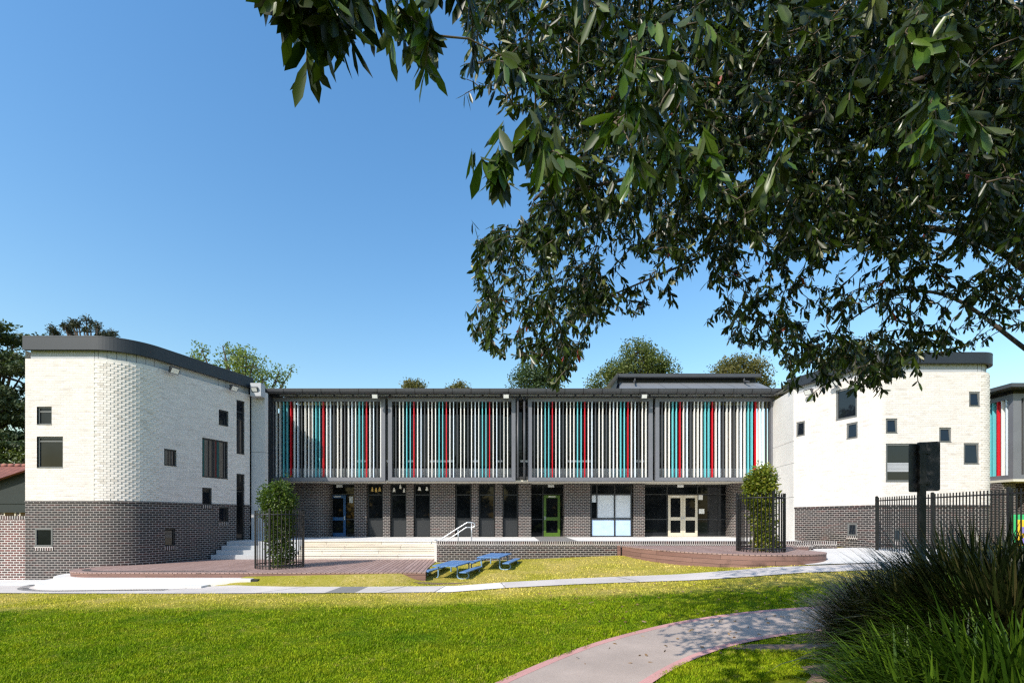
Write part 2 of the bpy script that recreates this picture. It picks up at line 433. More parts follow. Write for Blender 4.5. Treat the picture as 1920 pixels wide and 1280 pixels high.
# ------------------------------------------------------------------ ground
def lerp(x, xs, ys): return float(np.interp(x, xs, ys))
def zp(X): return lerp(X, [-20, -15, -4.8, -1.7, -.2, 1.8, 4.8, 7.5, 12], [.03, .05, .18, .2, .32, .44, .60, .82, .95])
def zw(X): return lerp(X, [-20, -9.6, -8.4, -2.7, 4, 9, 14], [.02, .03, .40, .5, .77, .95, 1.05])
def z0(X): return lerp(X, [-20, -5, 0, 5, 12], [.0, .08, .25, .4, .6])
def G(X, Y):
    if Y < 13.1:
        t = max(0, min(1, (Y - 8) / 5.1)); g = z0(X) * (1 - t) + zp(X) * t
    elif Y < 14.3: g = zp(X)
    else:
        ye = lerp(X, [-3.4, -2.2, 4, 8], [15.2, 19, 19, 17])
        t = max(0, min(1, (Y - 14.3) / (ye - 14.3)))
        t = t ** lerp(X, [-2, 3], [2.0, 1.0])
        g = zp(X) * (1 - t) + zw(X) * t
    g += .38 * math.exp(-((X - 4.3) ** 2 + (Y - 3.9) ** 2) / (2 * 1.35 ** 2))
    far = max(0, min(1, (abs(X) - 22) / 20, )) if abs(X) > 22 else 0
    return g * (1 - far) + .1 * far
def ground():
    xs = list(np.arange(-24, 24.01, .4)); ys = list(np.arange(-4, 30.01, .4))
    xs = [-400, -200, -100, -60, -40, -30] + xs + [30, 40, 60, 100, 200, 400]
    ys = [-300, -100, -40, -20, -10] + ys + [36, 45, 60, 90, 150, 300, 600]
    V = np.array([[x, y, G(min(max(x, -60), 60), y)] for y in ys for x in xs])
    nx, ny = len(xs), len(ys)
    ii = np.array([[j * nx + i, j * nx + i + 1, (j + 1) * nx + i + 1, (j + 1) * nx + i] for j in range(ny - 1) for i in range(nx - 1)])
    o = np_mesh('lawn', V, [ii], M['lawn'], smooth=True)
    props(o, 'green and dry yellow school lawn in front of the building', 'lawn', kind='structure')
ground()

def smooth_line(pts, n=12):
    out = []; P = [np.array(p, float) for p in pts]
    for i in range(len(P) - 1):
        a = P[max(i - 1, 0)]; b = P[i]; c = P[i + 1]; d = P[min(i + 2, len(P) - 1)]
        for k in range(n):
            t = k / n
            out.append(.5 * ((2 * b) + (c - a) * t + (2 * a - 5 * b + 4 * c - d) * t * t + (-a + 3 * b - 3 * c + d) * t ** 3))
    out.append(P[-1]); return [tuple(p) for p in out]
def ribbon(mb, line, w0, w1, dz, n=4):
    """drape a ribbon between signed offsets w0..w1 (left positive) of a line over the ground"""
    L = 0
    def off(i, w):
        a = np.array(line[max(i - 1, 0)]); b = np.array(line[min(i + 1, len(line) - 1)])
        d = (b - a) / np.linalg.norm(b - a); p = np.array(line[i]) + np.array([-d[1], d[0]]) * w
        return (p[0], p[1], G(p[0], p[1]) + dz)
    for i in range(len(line) - 1):
        w0a = w0(line[i]) if callable(w0) else w0; w0b = w0(line[i + 1]) if callable(w0) else w0
        w1a = w1(line[i]) if callable(w1) else w1; w1b = w1(line[i + 1]) if callable(w1) else w1
        for k in range(n):
            f0, f1 = k / n, (k + 1) / n
            mb.face([off(i, w0a + (w1a - w0a) * f0), off(i + 1, w0b + (w1b - w0b) * f0), off(i + 1, w0b + (w1b - w0b) * f1), off(i, w0a + (w1a - w0a) * f1)], smooth=True)

# concrete path across the lawn
P1 = smooth_line([(-26, 14.9), (-17, 14.85), (-13, 14.5), (-9, 14.05), (-4.8, 13.75), (-1.7, 13.75), (1.8, 13.6), (4.8, 13.3), (7.5, 13.2), (12, 13.5), (20, 14)], 26)
def hw_up(p): return lerp(p[0], [-18, -14, -10.5, -7], [.95, .85, .75, .62])
def hw_dn(p): return lerp(p[0], [-18, -12, -7], [-.75, -.7, -.58])
mb = MB()
ribbon(mb, P1, hw_dn, hw_up, .022)
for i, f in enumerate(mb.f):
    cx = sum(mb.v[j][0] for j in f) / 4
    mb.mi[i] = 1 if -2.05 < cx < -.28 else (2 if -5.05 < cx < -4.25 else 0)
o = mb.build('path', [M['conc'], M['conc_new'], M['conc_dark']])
props(o, 'pale concrete footpath crossing the lawn in front of the decks', 'path', kind='structure')
mb = MB()
for xj, sk in ((-6.6, .9), (-3.4, .45), (-2.07, .12), (-.27, -.15), (3.2, -.35), (-10, .9)):
    for k in range(8):
        pts = []
        for (u, v) in ((k / 8, 0), ((k + 1) / 8, 0), ((k + 1) / 8, 1), (k / 8, 1)):
            yc = lerp(xj, [p[0] for p in P1], [p[1] for p in P1])
            X = xj + sk * (u - .5) + v * .025; Y = yc - .58 + 1.19 * u
            pts.append((X, Y, G(X, Y) + .027))
        mb.face(pts)
props(mb.build('path_joints', M['conc_dark']), 'dark expansion joints across the pale footpath', 'path joint', kind='structure')

# curving path with pink edging
P2 = smooth_line([(-2.6, .8), (-1.5, 2.6), (-.35, 4.2), (.68, 5.6), (1.8, 6.85), (3.1, 7.8), (4.6, 8.4), (6.2, 8.6), (9, 8.7), (14, 9)], 12)
mb = MB(); ribbon(mb, P2, -.642, .642, .022)
props(mb.build('curved_path', M['path2']), 'grey curving path with pink painted edges across the near lawn', 'path', kind='structure')
mb = MB(); ribbon(mb, P2, .64, .775, .024, 1); ribbon(mb, P2, -.775, -.64, .024, 1)
props(mb.build('path_edging', M['pink']), 'pink edge bands along both sides of the curving path', 'path edging', kind='structure')
# bare soil beside the path, under the strappy clumps
mb = MB()
def soil_poly(cx, cy, rx, ry, dz, n=26):
    c = (cx, cy, G(cx, cy) + dz); ring = []
    for k in range(n):
        a = 2 * PI * k / n; r = 1 + .22 * math.sin(3 * a + 1) + .14 * math.sin(7 * a)
        X, Y = cx + rx * r * math.cos(a), cy + ry * r * math.sin(a); ring.append((X, Y, G(X, Y) + dz))
    fr = [.18, .38, .58, .78, 1.0]
    def q(k, f): X, Y = cx + (ring[k % n][0] - cx) * f, cy + (ring[k % n][1] - cy) * f; return (X, Y, G(X, Y) + dz)
    for k in range(n):
        mb.face([c, q(k, fr[0]), q(k + 1, fr[0])])
        for a, e in zip(fr, fr[1:]): mb.face([q(k, a), q(k, e), q(k + 1, e), q(k + 1, a)])
soil_poly(3.85, 6.75, .85, .22, .018)
soil_poly(-2.3, 15.0, .75, .16, .012)
soil_poly(4.7, 4.2, 1.9, 1.3, .02)
props(mb.build('garden_soil', M['soil']), 'bare brown garden soil beside the curving path under the strappy plants', 'soil', kind='structure')

# ------------------------------------------------------------------ wall paths
class Path:
    def __init__(s, p, ang):
        s.p0 = p; s.a0 = ang; s.seg = []; s.L = 0; s.end = (p, ang)
    def line(s, L):
        p, a = s.end; s.seg.append(('l', s.L, L, p, a)); s.L += L
        s.end = ((p[0] + L * math.cos(a), p[1] + L * math.sin(a)), a); return s
    def arc(s, R, turn):
        p, a = s.end; L = R * abs(turn); s.seg.append(('a', s.L, L, p, a, R, turn)); s.L += L
        c = (p[0] - R * math.sin(a), p[1] + R * math.cos(a)); a2 = a + turn
        s.end = ((c[0] + R * math.sin(a2), c[1] - R * math.cos(a2)), a2); return s
    def ev(s, u, off=0):
        g = s.seg[0]
        for q in s.seg:
            if u >= q[1] - 1e-9: g = q
        t = u - g[1]; p, a = g[3], g[4]
        if g[0] == 'l': x, y = p[0] + t * math.cos(a), p[1] + t * math.sin(a)
        else:
            R = g[5]; c = (p[0] - R * math.sin(a), p[1] + R * math.cos(a)); a = a + t / R
            x, y = c[0] + R * math.sin(a), c[1] - R * math.cos(a)
        nx, ny = math.sin(a), -math.cos(a)
        return (x + nx * off, y + ny * off), (math.cos(a), math.sin(a)), (nx, ny)
    def breaks(s, u0, u1, step=.1):
        out = {u0, u1}
        for q in s.seg:
            for e in (q[1], q[1] + q[2]):
                if u0 < e < u1: out.add(e)
            if q[0] == 'a':
                k = max(2, int(q[2] / step))
                for i in range(k + 1):
                    u = q[1] + q[2] * i / k
                    if u0 < u < u1: out.add(u)
        return sorted(out)
def uniq(a):
    a = sorted(a); out = [a[0]]
    for v in a[1:]:
        if v - out[-1] > 1e-4: out.append(v)
    return out
def wall(mb, path, u0, u1, z0_, z1_, openings=(), depth=.11, off=0, zvar=None):
    U = uniq(path.breaks(u0, u1) + [o[i] for o in openings for i in (0, 1) if u0 < o[i] < u1])
    Z = uniq([z0_, z1_] + [o[i] for o in openings for i in (2, 3) if z0_ < o[i] < z1_])
    for i in range(len(U) - 1):
        for j in range(len(Z) - 1):
            um, zm = (U[i] + U[i + 1]) / 2, (Z[j] + Z[j + 1]) / 2
            if any(o[0] < um < o[1] and o[2] < zm < o[3] for o in openings): continue
            (a, _, _), (b, _, _) = path.ev(U[i], off), path.ev(U[i + 1], off)
            mb.face([(a[0], a[1], Z[j]), (b[0], b[1], Z[j]), (b[0], b[1], Z[j + 1]), (a[0], a[1], Z[j + 1])],
                    [(U[i], Z[j]), (U[i + 1], Z[j]), (U[i + 1], Z[j + 1]), (U[i], Z[j + 1])])
    for o in openings:
        za, zb = max(o[2], z0_), min(o[3], z1_)
        if zb <= za: continue
        (a, _, na), (b, _, nb) = path.ev(o[0], off), path.ev(o[1], off)
        ai = (a[0] - na[0] * depth, a[1] - na[1] * depth); bi = (b[0] - nb[0] * depth, b[1] - nb[1] * depth)
        mb.face([(*a, za), (*a, zb), (*ai, zb), (*ai, za)], [(o[0], za), (o[0], zb), (o[0] + depth, zb), (o[0] + depth, za)])
        mb.face([(*b, zb), (*b, za), (*bi, za), (*bi, zb)], [(o[1], zb), (o[1], za), (o[1] - depth, za), (o[1] - depth, zb)])
        if o[3] <= z1_ + 1e-6: mb.face([(*a, zb), (*b, zb), (*bi, zb), (*ai, zb)])
        if o[2] >= z0_ - 1e-6: mb.face([(*b, za), (*a, za), (*ai, za), (*bi, za)])
def band(mb, path, u0, u1, o0, o1, za, zb, caps=True):
    """solid strip following the path between two outward offsets (o1 outer)"""
    U = path.breaks(u0, u1)
    for i in range(len(U) - 1):
        a0, b0 = path.ev(U[i], o0)[0], path.ev(U[i + 1], o0)[0]; a1, b1 = path.ev(U[i], o1)[0], path.ev(U[i + 1], o1)[0]
        mb.face([(*a1, za), (*b1, za), (*b1, zb), (*a1, zb)], [(U[i], za), (U[i + 1], za), (U[i + 1], zb), (U[i], zb)])
        mb.face([(*a1, zb), (*b1, zb), (*b0, zb), (*a0, zb)])
        mb.face([(*b1, za), (*a1, za), (*a0, za), (*b0, za)])
        mb.face([(*b0, za), (*a0, za), (*a0, zb), (*b0, zb)])
    if caps:
        for u in (u0, u1):
            a, b = path.ev(u, o0)[0], path.ev(u, o1)[0]
            f = [(*a, za), (*b, za), (*b, zb), (*a, zb)]
            mb.face(f if u == u0 else f[::-1])
def window(parent, path, op, depth=.11, off=0, glass='glass_coat', bar=.055, split=None, tilt=0, fm='win_frame', label=None, sill=True, blind=None):
    u0, u1, za, zb = op
    a, b = path.ev(u0, off)[0], path.ev(u1, off)[0]
    w = math.dist(a, b); t = ((b[0] - a[0]) / w, (b[1] - a[1]) / w); n = (t[1], -t[0])
    d0, d1 = -depth, -depth + .06
    mb = MB()
    mb.obox(a, t, n, 0, bar, d0, d1, za, zb); mb.obox(a, t, n, w - bar, w, d0, d1, za, zb)
    mb.obox(a, t, n, bar, w - bar, d0, d1, za, za + bar); mb.obox(a, t, n, bar, w - bar, d0, d1, zb - bar, zb)
    for s_ in (split or []):
        if s_[0] == 'h': mb.obox(a, t, n, bar, w - bar, d0, d1 - .01, s_[1] - .025, s_[1] + .025)
        else: mb.obox(a, t, n, w * s_[1] - .025, w * s_[1] + .025, d0, d1 - .012, za + bar, zb - bar)
    fr = mb.build('window', M[fm], parent)
    if label: fr['label'] = label
    mb = MB()
    q0, q1 = d0 + .03, d0 + .03 + tilt
    def P(s_, bo, z): return (a[0] + t[0] * s_ + n[0] * bo, a[1] + t[1] * s_ + n[1] * bo, z)
    mb.face([P(bar, q1, za + bar), P(w - bar, q1, za + bar), P(w - bar, q0, zb - bar), P(bar, q0, zb - bar)])
    mb.build('pane', M[glass], fr)
    if sill:
        mb = MB(); mb.obox(a, t, n, 0, w, d1 - .002, .012, za, za + .022); mb.build('sill', M[fm], fr)
    if blind:
        mb = MB(); z2 = zb - bar - (zb - za) * blind[0]; z3 = zb - bar - (zb - za) * blind[1]
        k = int((z2 - z3) / .05)
        for i in range(max(1, k)): mb.obox(a, t, n, bar, w - bar, q0 + .003, q0 + .008, z3 + i * .05, z3 + i * .05 + .042)
        mb.build('blind', M['clad'], fr)
    return fr
def floodlight(parent, c, n, tilt=.5, s=.17):
    """small square flood lamp on a bracket; c = centre of its face, n = facing (plan)"""
    t = (-n[1], n[0]); mb = MB()
    mb.cur = 0
    def P(a, b, z):
        bb = b * math.cos(tilt) + z * math.sin(tilt); zz = z * math.cos(tilt) - b * math.sin(tilt)
        return (c[0] + t[0] * a + n[0] * bb, c[1] + t[1] * a + n[1] * bb, c[2] + zz)
    def bx(a0, a1, b0, b1, z0, z1):
        q = [P(a0, b0, z0), P(a1, b0, z0), P(a1, b1, z0), P(a0, b1, z0), P(a0, b0, z1), P(a1, b0, z1), P(a1, b1, z1), P(a0, b1, z1)]
        for f in [(0, 3, 2, 1), (4, 5, 6, 7), (0, 1, 5, 4), (1, 2, 6, 5), (2, 3, 7, 6), (3, 0, 4, 7)]: mb.face([q[i] for i in f])
    bx(-s, s, -.1, 0, -s * .72, s * .72)
    bx(-s * .5, s * .5, -.16, -.1, -s * .4, s * .4)
    bx(-.03, .03, -.34, -.16, -.03, .03)
    o = mb.build('floodlight', M['dark_metal'], parent)
    mb = MB()
    mb.face([P(-s * .84, .004, -s * .58), P(-s * .84, .004, s * .58), P(s * .84, .004, s * .58), P(s * .84, .004, -s * .58)])
    mb.build('lamp_face', M['lamp_face'], o)
    return o

# ------------------------------------------------------------------ left wing
zB, zT, zF, zC = 2.868, 7.94, 8.23, 8.69
LW = Path((-17.41, 17.3), 0).line(2.46).arc(1.6, R_(71.2)).line(4.155)
uA0, uA1 = 2.46, 2.46 + 1.6 * R_(71.2)
def lw_front(x0, x1, y0, y1):
    return (xat(x0, 17.3) + 17.41, xat(x1, 17.3) + 17.41, zat(y1, 17.3), zat(y0, 17.3))
def lw_side(x0, x1, y0, y1):
    def Yx(x): return -19.60 / ((x - CX) / F - .34)
    Ya, Yb = Yx(x0), Yx(x1); Ym = (Ya + Yb) / 2
    return (uA1 + (Ya - 18.385) / .947, uA1 + (Yb - 18.385) / .947, zat(y1, Ym), zat(y0, Ym))
left = thing('school_wing', 'white brick school wing with rounded corner on a dark brick base at left', 'school building', (-15, 20, 0), 'curved white brick wings')
W1 = [lw_front(69, 97, 762, 796), lw_front(69, 118, 818, 877), lw_front(66, 99, 990, 1024)]
W2 = [lw_side(312, 335, 842, 873), lw_side(383, 431, 824, 896), lw_side(414, 432, 769, 798), lw_side(447, 462, 751, 851),
      lw_side(447, 462, 888, 1012), lw_side(383, 401, 914, 946), lw_side(414, 432, 950, 978), lw_side(313, 333, 990, 1023)]
OPS = W1 + W2
mb = MB(); wall(mb, LW, 0, LW.L, -.3, zB, OPS); mb.build('base_wall', M['brown_brick'], left)
mb = MB(); wall(mb, LW, 0, uA0, zB, zT, OPS); wall(mb, LW, uA1, LW.L, zB, zT, OPS); mb.cur = 1
wall(mb, LW, uA0, uA1, zB, zT, (), off=-.010)
mb.cur = 2
nc = int((zT - zB) / .086)
for i in range(nc):
    zc = zB + .005 + i * .086
    k0 = .0 if i % 2 else .106
    u = uA0 + k0
    while u < uA1 - .02:
        uc = u + .1
        f = max(0, min(1, .02 + (u - uA0) / 1.1)) * max(0, min(1, (uA1 + .1 - u) / .25))
        O, t, n = LW.ev(min(uc, LW.L))
        d = R_(9.5) * f
        t2 = (t[0] * math.cos(d) + n[0] * math.sin(d), t[1] * math.cos(d) + n[1] * math.sin(d)); n2 = (t2[1], -t2[0])
        mb.obox(O, t2, n2, -.101, .101, -.075, .001, zc, zc + .076)
        u += .212
mb.build('upper_wall', [M['white_brick'], M['mortar'], M['white_block']], left)
mb = MB(); band(mb, LW, 0, LW.L, .001, .022, zB - .082, zB - .004); 
ops_cross = [W2[4], W2[5]]
# interrupt the ledge at the two openings that cross it
mb = MB(); segs = [(0, W2[5][0]), (W2[5][1], W2[4][0]), (W2[4][1], LW.L)]
for a, b in segs: band(mb, LW, a, b, .001, .022, zB - .082, zB - .004)
mb.build('ledge', M['brown_brick'], left)
mb = MB(); 
for op in (W1[2], W2[5], W2[6], W2[7], W2[4]):
    mb = MB(); band(mb, LW, op[0] - .02, op[1] + .02, .001, .02, op[2] - .15, op[2] - .004); mb.build('brick_sill', M['soldier_brick'], left)
mb = MB(); band(mb, LW, .12, LW.L, -.3, -.08, zT + .003, zF + .1); mb.cur = 1
for u in [uA0 - .05, LW.L - 1.2] + [uA0 + .08 + .3 * k for k in range(7)] + [uA1 + .9, uA1 + 2.6]: band(mb, LW, u, u + .012, -.079, -.077, zT + .003, zF + .1)
mb.build('cladding_strip', [M['clad'], M['clad_gap']], left)
mb = MB(); band(mb, LW, -.0, LW.L + .12, -.02, .1, zF, zC); mb.cur = 1; band(mb, LW, 0, LW.L + .12, -.1, .106, zC + .002, zC + .03)
mb.build('roof_fascia', [M['fascia'], M['dark_metal']], left)
mb = MB(); U = LW.breaks(0, LW.L, .15)
poly = [LW.ev(u, .0)[0] for u in U] + [(-12.0, 27.5), (-17.41, 27.5)]
mb.prism(poly, zF + .25, zC - .08, True, True, False); mb.build('roof', M['roof'], left)
mb = MB(); mb.face([(-17.41, 27.5, -.3), (-17.41, 17.3, -.3), (-17.41, 17.3, zF), (-17.41, 27.5, zF)])
mb.face([(-12.0, 27.5, -.3), (-17.41, 27.5, -.3), (-17.41, 27.5, zF), (-12.0, 27.5, zF)]); mb.build('hidden_wall', M['white_brick'], left)
# windows
window(left, LW, W1[0], glass='glass', split=[('h', W1[0][3] - .17)]); window(left, LW, W1[1], glass='glass', split=[('h', W1[1][3] - .16)])
window(left, LW, W1[2], glass='glass', depth=.05)
for k, op in enumerate(W2):
    if k == 3: window(left, LW, op, split=[('h', op[2] + 1.55), ('h', op[2] + 1.9)], fm='window_dark')
    elif k == 4: window(left, LW, op, glass='glass', split=[('h', op[2] + 2.2)], fm='window_dark', label='tall narrow dark window crossing the brick band')
    elif k == 1: window(left, LW, op, split=[('v', .5)], fm='window_dark', label='wide window mirroring the coloured fins')
    else: window(left, LW, op, fm='window_dark')
def lw_pt(x, off, z):
    Y = -19.60 / ((x - CX) / F - .34); u = uA1 + (Y - 18.385) / .947
    O, t, n = LW.ev(u, off); return (*O, z), n
for x in (322, 434):
    c, n = lw_pt(x, .3, zT - .02)
    floodlight(left, c, n, .55)

# concrete pier at the end of the left wing with rain head
mb = MB()
mb.box(-12.1, -11.47, 22.45, 22.75, -.2, 5.3); mb.box(-12.1, -11.47, 22.45, 22.75, 5.315, 8.1); mb.cur = 1; mb.box(-12.08, -11.49, 22.47, 22.74, 5.3, 5.315)
mb.build('concrete_pier', [M['conc_wall'], M['clad_gap']], left)
mb = MB(); mb.box(-12.6, -11.98, 22.76, 24.25, -.2, 8.3); mb.build('link_wall', M['fascia'], left)
mb = MB(); x0, x1 = xat(470, 22.1), xat(491, 22.1)
mb.box(x0 + .02, x1, 22.02, 22.4, 7.8, 8.4); mb.build('rain_head', M['clad'], left, .01)
floodlight(left, (x0 + .24, 21.95, 8.08), (0, -1), .5, .14)

# ------------------------------------------------------------------ right wing
rwB, rwT, rwF, rwC = 2.755, 7.86, 8.17, 8.56
RW = Path((12.83, 22.0), R_(-70.35)).line(3.291).arc(.45, R_(70.35)).line(3.66).arc(.8, R_(90)).line(6)
vA = 3.291 + .45 * R_(70.35)
def rw_front(x0, x1, y0, y1):
    return (vA + xat(x0, 18.6) - 14.36, vA + xat(x1, 18.6) - 14.36, zat(y1, 18.6), zat(y0, 18.6))
def rw_side(x0, x1, y0, y1):
    # X = 12.83 + .357 (22 - Y)
    def Yx(x): r = (x - CX) / F; return (12.83 + .357 * 22) / (r + .357)
    Ya, Yb = Yx(x0), Yx(x1); Ym = (Ya + Yb) / 2
    return ((22 - Ya) / .942, (22 - Yb) / .942, zat(y1, Ym), zat(y0, Ym))
right = thing('school_wing', 'white brick school wing with scattered square windows behind the black fence at right', 'school building', (15.5, 20, .9), 'curved white brick wings')
V1 = [rw_front(1817, 1838, 734, 762), rw_front(1761, 1784, 801, 829), rw_front(1661, 1683, 784, 812), rw_front(1661, 1740, 831, 903), rw_front(1807, 1836, 830, 870), rw_front(1676, 1692, 990, 1014)]
V2 = [rw_side(1493, 1509, 790, 817), rw_side(1567, 1607, 727, 785), rw_side(1587, 1608, 792, 822), rw_side(1588, 1607, 980, 1004)]
mb = MB(); wall(mb, RW, 0, RW.L, .3, rwB, V1 + V2); mb.build('base_wall', M['brown_brick'], right)
mb = MB(); wall(mb, RW, 0, RW.L, rwB, rwT, V1 + V2)
mb.cur = 1
uR0 = vA + 3.66; uR1 = uR0 + .8 * PI / 2
for i in range(int((rwT - rwB) / .086)):
    zc = rwB + .005 + i * .086; u = uR0 + (0 if i % 2 else .106)
    while u < uR1 - .1:
        O, t, n = RW.ev(u + .1); d = R_(7) * min(1, (u - uR0) / .4)
        t2 = (t[0] * math.cos(d) + n[0] * math.sin(d), t[1] * math.cos(d) + n[1] * math.sin(d)); n2 = (t2[1], -t2[0])
        mb.obox(O, t2, n2, -.101, .101, -.07, .006, zc, zc + .076); u += .212
mb.build('upper_wall', [M['white_brick'], M['white_block']], right)
mb = MB(); band(mb, RW, 0, RW.L, .001, .022, rwB - .082, rwB - .004); mb.build('ledge', M['brown_brick'], right)
mb = MB()
for op in (V2[3], V1[5]):
    mb = MB(); band(mb, RW, op[0] - .02, op[1] + .02, .001, .02, op[2] - .15, op[2] - .004); mb.build('brick_sill', M['soldier_brick'], right)
mb = MB(); band(mb, RW, .02, RW.L, -.3, -.08, rwT + .003, rwF + .1); mb.cur = 1
for u in [vA + 1.2, uR0 - .05] + [uR0 + .12 + .3 * k for k in range(5)] + [1.1]: band(mb, RW, u, u + .012, -.079, -.077, rwT + .003, rwF + .1)
mb.build('cladding_strip', [M['clad'], M['clad_gap']], right)
mb = MB(); band(mb, RW, -.3, RW.L, -.02, .1, rwF, rwC); mb.cur = 1; band(mb, RW, -.3, RW.L, -.1, .106, rwC + .002, rwC + .03)
mb.build('roof_fascia', [M['fascia'], M['dark_metal']], right)
mb = MB(); poly = [RW.ev(u)[0] for u in RW.breaks(0, RW.L, .15)] + [(18.8, 27), (13.2, 27)]
mb.prism(poly, rwF + .2, rwC - .08, True, True, False); mb.build('roof', M['roof'], right)
for k, op in enumerate(V1 + V2):
    big = k in (3, 7)
    window(right, RW, op, depth=.085, bar=.075, tilt=0 if big else .05, glass='glass_coat', split=[], blind=(.42, .68) if k == 3 else None,
           label='large window with a half-lowered blind' if k == 3 else None)
for x, y in ((1573, 721), (1524, 737)):
    op = rw_side(x, x + 1, y, y + 1); O, t, n = RW.ev(op[0], .3)
    floodlight(right, (*O, op[3] + .02), n, .5)
# concrete return wall between the block and the right wing
mb = MB(); a, c = (13.12, 24.4), (12.8, 21.98); L = math.dist(a, c); t = ((c[0] - a[0]) / L, (c[1] - a[1]) / L); n = (t[1], -t[0])
if n[0] > 0: n = (-n[0], -n[1])
for q0, q1 in ((.9, 3.2), (3.215, 4.75), (4.765, 5.75), (5.765, 8.1)): mb.obox(a, t, n, 0, L, -.28, .0, q0, q1)
mb.cur = 1; mb.obox(a, t, n, .005, L - .005, -.27, -.012, 1, 8.05)
mb.build('concrete_return', [M['conc_white'], M['clad_gap']], right)

# ------------------------------------------------------------------ middle classroom block
FL = 1.25; YP = 25.9; YS = 24.3; SOF = 4.118
mid = thing('classroom_block', 'long two storey classroom block with brick piers under coloured louvre screens', 'school building', (0, 26, FL))
def bx(x): return xat(x, YP)
# piers: each one a part
PIERS = [(664, 687), (718, 731), (762, 775), (807, 853), (884, 897), (928, 942), (972, 996), (1058, 1107), (1188, 1209)]
for x0, x1 in PIERS:
    mb = MB(); d = .9 if (x0 in (972, 1058, 1188, 664)) else .35
    mb.box(bx(x0), bx(x1), YP, YP + d, FL - .05, SOF - .004); mb.build('pier', M['brown_brick'], mid)
mb = MB(); pth = Path((bx(520), YP - .25), 0).line(bx(590) - bx(520)).arc(.7, R_(90)).line(.6)
wall(mb, pth, 0, pth.L, FL - .05, SOF - .004); mb.build('curved_wall', M['brown_brick'], mid)
mb = MB(); pth = Path((bx(1373), YP + 1.2), R_(-90)).line(.9).arc(.6, R_(90)).line(1.6)
wall(mb, pth, 0, pth.L, FL - .05, SOF - .004); mb.build('curved_wall', M['brown_brick'], mid)
# windows between the piers: transom, main pane and solid panel
def bay(x0, x1, Y, label=None, papers=None):
    X0, X1 = xat(x0, YP) + .005, xat(x1, YP) - .005; z = [FL + .02, zat(972, YP), zat(927, YP), SOF - .02]; bar = .05
    mb = MB()
    mb.box(X0, X0 + bar, Y, Y + .07, z[0], z[3]); mb.box(X1 - bar, X1, Y, Y + .07, z[0], z[3])
    for q in z: mb.box(X0 + bar, X1 - bar, Y, Y + .065, max(z[0], q - .03), min(z[3], q + .03))
    w = mb.build('window', M['window_dark'], mid)
    if label: w['label'] = label
    for a, c in ((1, 2), (2, 3)):
        mb = MB(); mb.face([(X0 + bar, Y + .035, z[a] + .03), (X1 - bar, Y + .035, z[a] + .03), (X1 - bar, Y + .035, z[c] - .03), (X0 + bar, Y + .035, z[c] - .03)])
        mb.build('pane', M['glass'], w)
    mb = MB(); mb.box(X0 + bar, X1 - bar, Y + .02, Y + .05, z[0] + .03, z[1] - .03); mb.build('spandrel_panel', M['panel_dark'], w)
    for (px, py, pw, ph, kind) in (papers or []):
        q = at(px, py, YP); mb = MB()
        pw, ph = pw / F * YP, ph / F * YP
        # little cut-out: body block, head block and a base line, hung just in front of the pane
        Yq = Y + .028
        mb.box(q[0] - pw * .35, q[0] + pw * .35, Yq, Yq + .004, q[2] - ph * .5, q[2] + ph * .1)
        mb.box(q[0] - pw * .22, q[0] + pw * .22, Yq, Yq + .004, q[2] + ph * .12, q[2] + ph * .5)
        mb.box(q[0] - pw * .5, q[0] + pw * .5, Yq + .0005, Yq + .003, q[2] - ph * .62, q[2] - ph * .52)
        mb.build('paper_cutout', M['paper_gold'] if kind else M['paper'], w)
YW = YP + .18
bay(688, 717, YW, None, [(696, 916, 5, 7, 1), (703, 917, 5, 7, 1), (710, 916, 6, 7, 1)])
bay(732, 761, YW, None, [(737, 917, 6, 7, 0), (749, 911, 5, 7, 0), (756, 918, 5, 7, 0)])
bay(776, 806, YW, None, [(785, 915, 7, 6, 0), (799, 915, 6, 6, 0)])
bay(854, 883, YW); bay(898, 927, YW); bay(943, 971, YW)
# pale blinded window
def blindbay():
    Y = YP + .12; X0, X1 = bx(1108), bx(1186); zs = [FL + .02, zat(972, YP), zat(926, YP), SOF - .02]; bar = .07
    mb = MB(); xm = bx(1153.5); xl = bx(1120)
    mb.box(X0, X0 + bar, Y, Y + .09, zs[0], zs[3]); mb.box(X1 - bar, X1, Y, Y + .09, zs[0], zs[3])
    for q in zs: mb.box(X0 + bar, X1 - bar, Y + .002, Y + .088, max(zs[0], q - .045), min(zs[3], q + .045))
    mb.box(xm - .035, xm + .035, Y + .004, Y + .086, zs[0] + .045, zs[3] - .045)
    mb.box(xl - .03, xl + .03, Y + .006, Y + .084, zs[1] + .045, zs[3] - .045)
    w = mb.build('window', M['window_dark'], mid); w['label'] = 'wide window with white blinds and pale blue lower panels'
    def pane(a, c, z0, z1, mt, nm):
        mb = MB(); mb.face([(a, Y + .05, z0), (c, Y + .05, z0), (c, Y + .05, z1), (a, Y + .05, z1)]); mb.build(nm, M[mt], w)
    pane(X0 + bar, xm - .035, zs[0] + .045, zs[1] - .045, 'blind_blue', 'lower_panel'); pane(xm + .035, X1 - bar, zs[0] + .045, zs[1] - .045, 'blind_blue', 'lower_panel')
    pane(xl + .03, xm - .035, zs[1] + .045, zs[2] - .045, 'blind', 'blind'); pane(xm + .035, X1 - bar, zs[1] + .045, zs[2] - .045, 'blind', 'blind')
    zq = zat(941, YP)
    pane(X0 + bar, xl - .03, zq, zs[2] - .045, 'blind', 'blind'); pane(X0 + bar, xl - .03, zs[1] + .045, zq, 'glass', 'pane')
    pane(X0 + bar, xl - .03, zs[2] + .045, zs[3] - .045, 'glass', 'pane'); pane(xl + .03, xm - .035, zs[2] + .045, zs[3] - .045, 'glass', 'pane'); pane(xm + .035, X1 - bar, zs[2] + .045, zs[3] - .045, 'glass', 'pane')
blindbay()
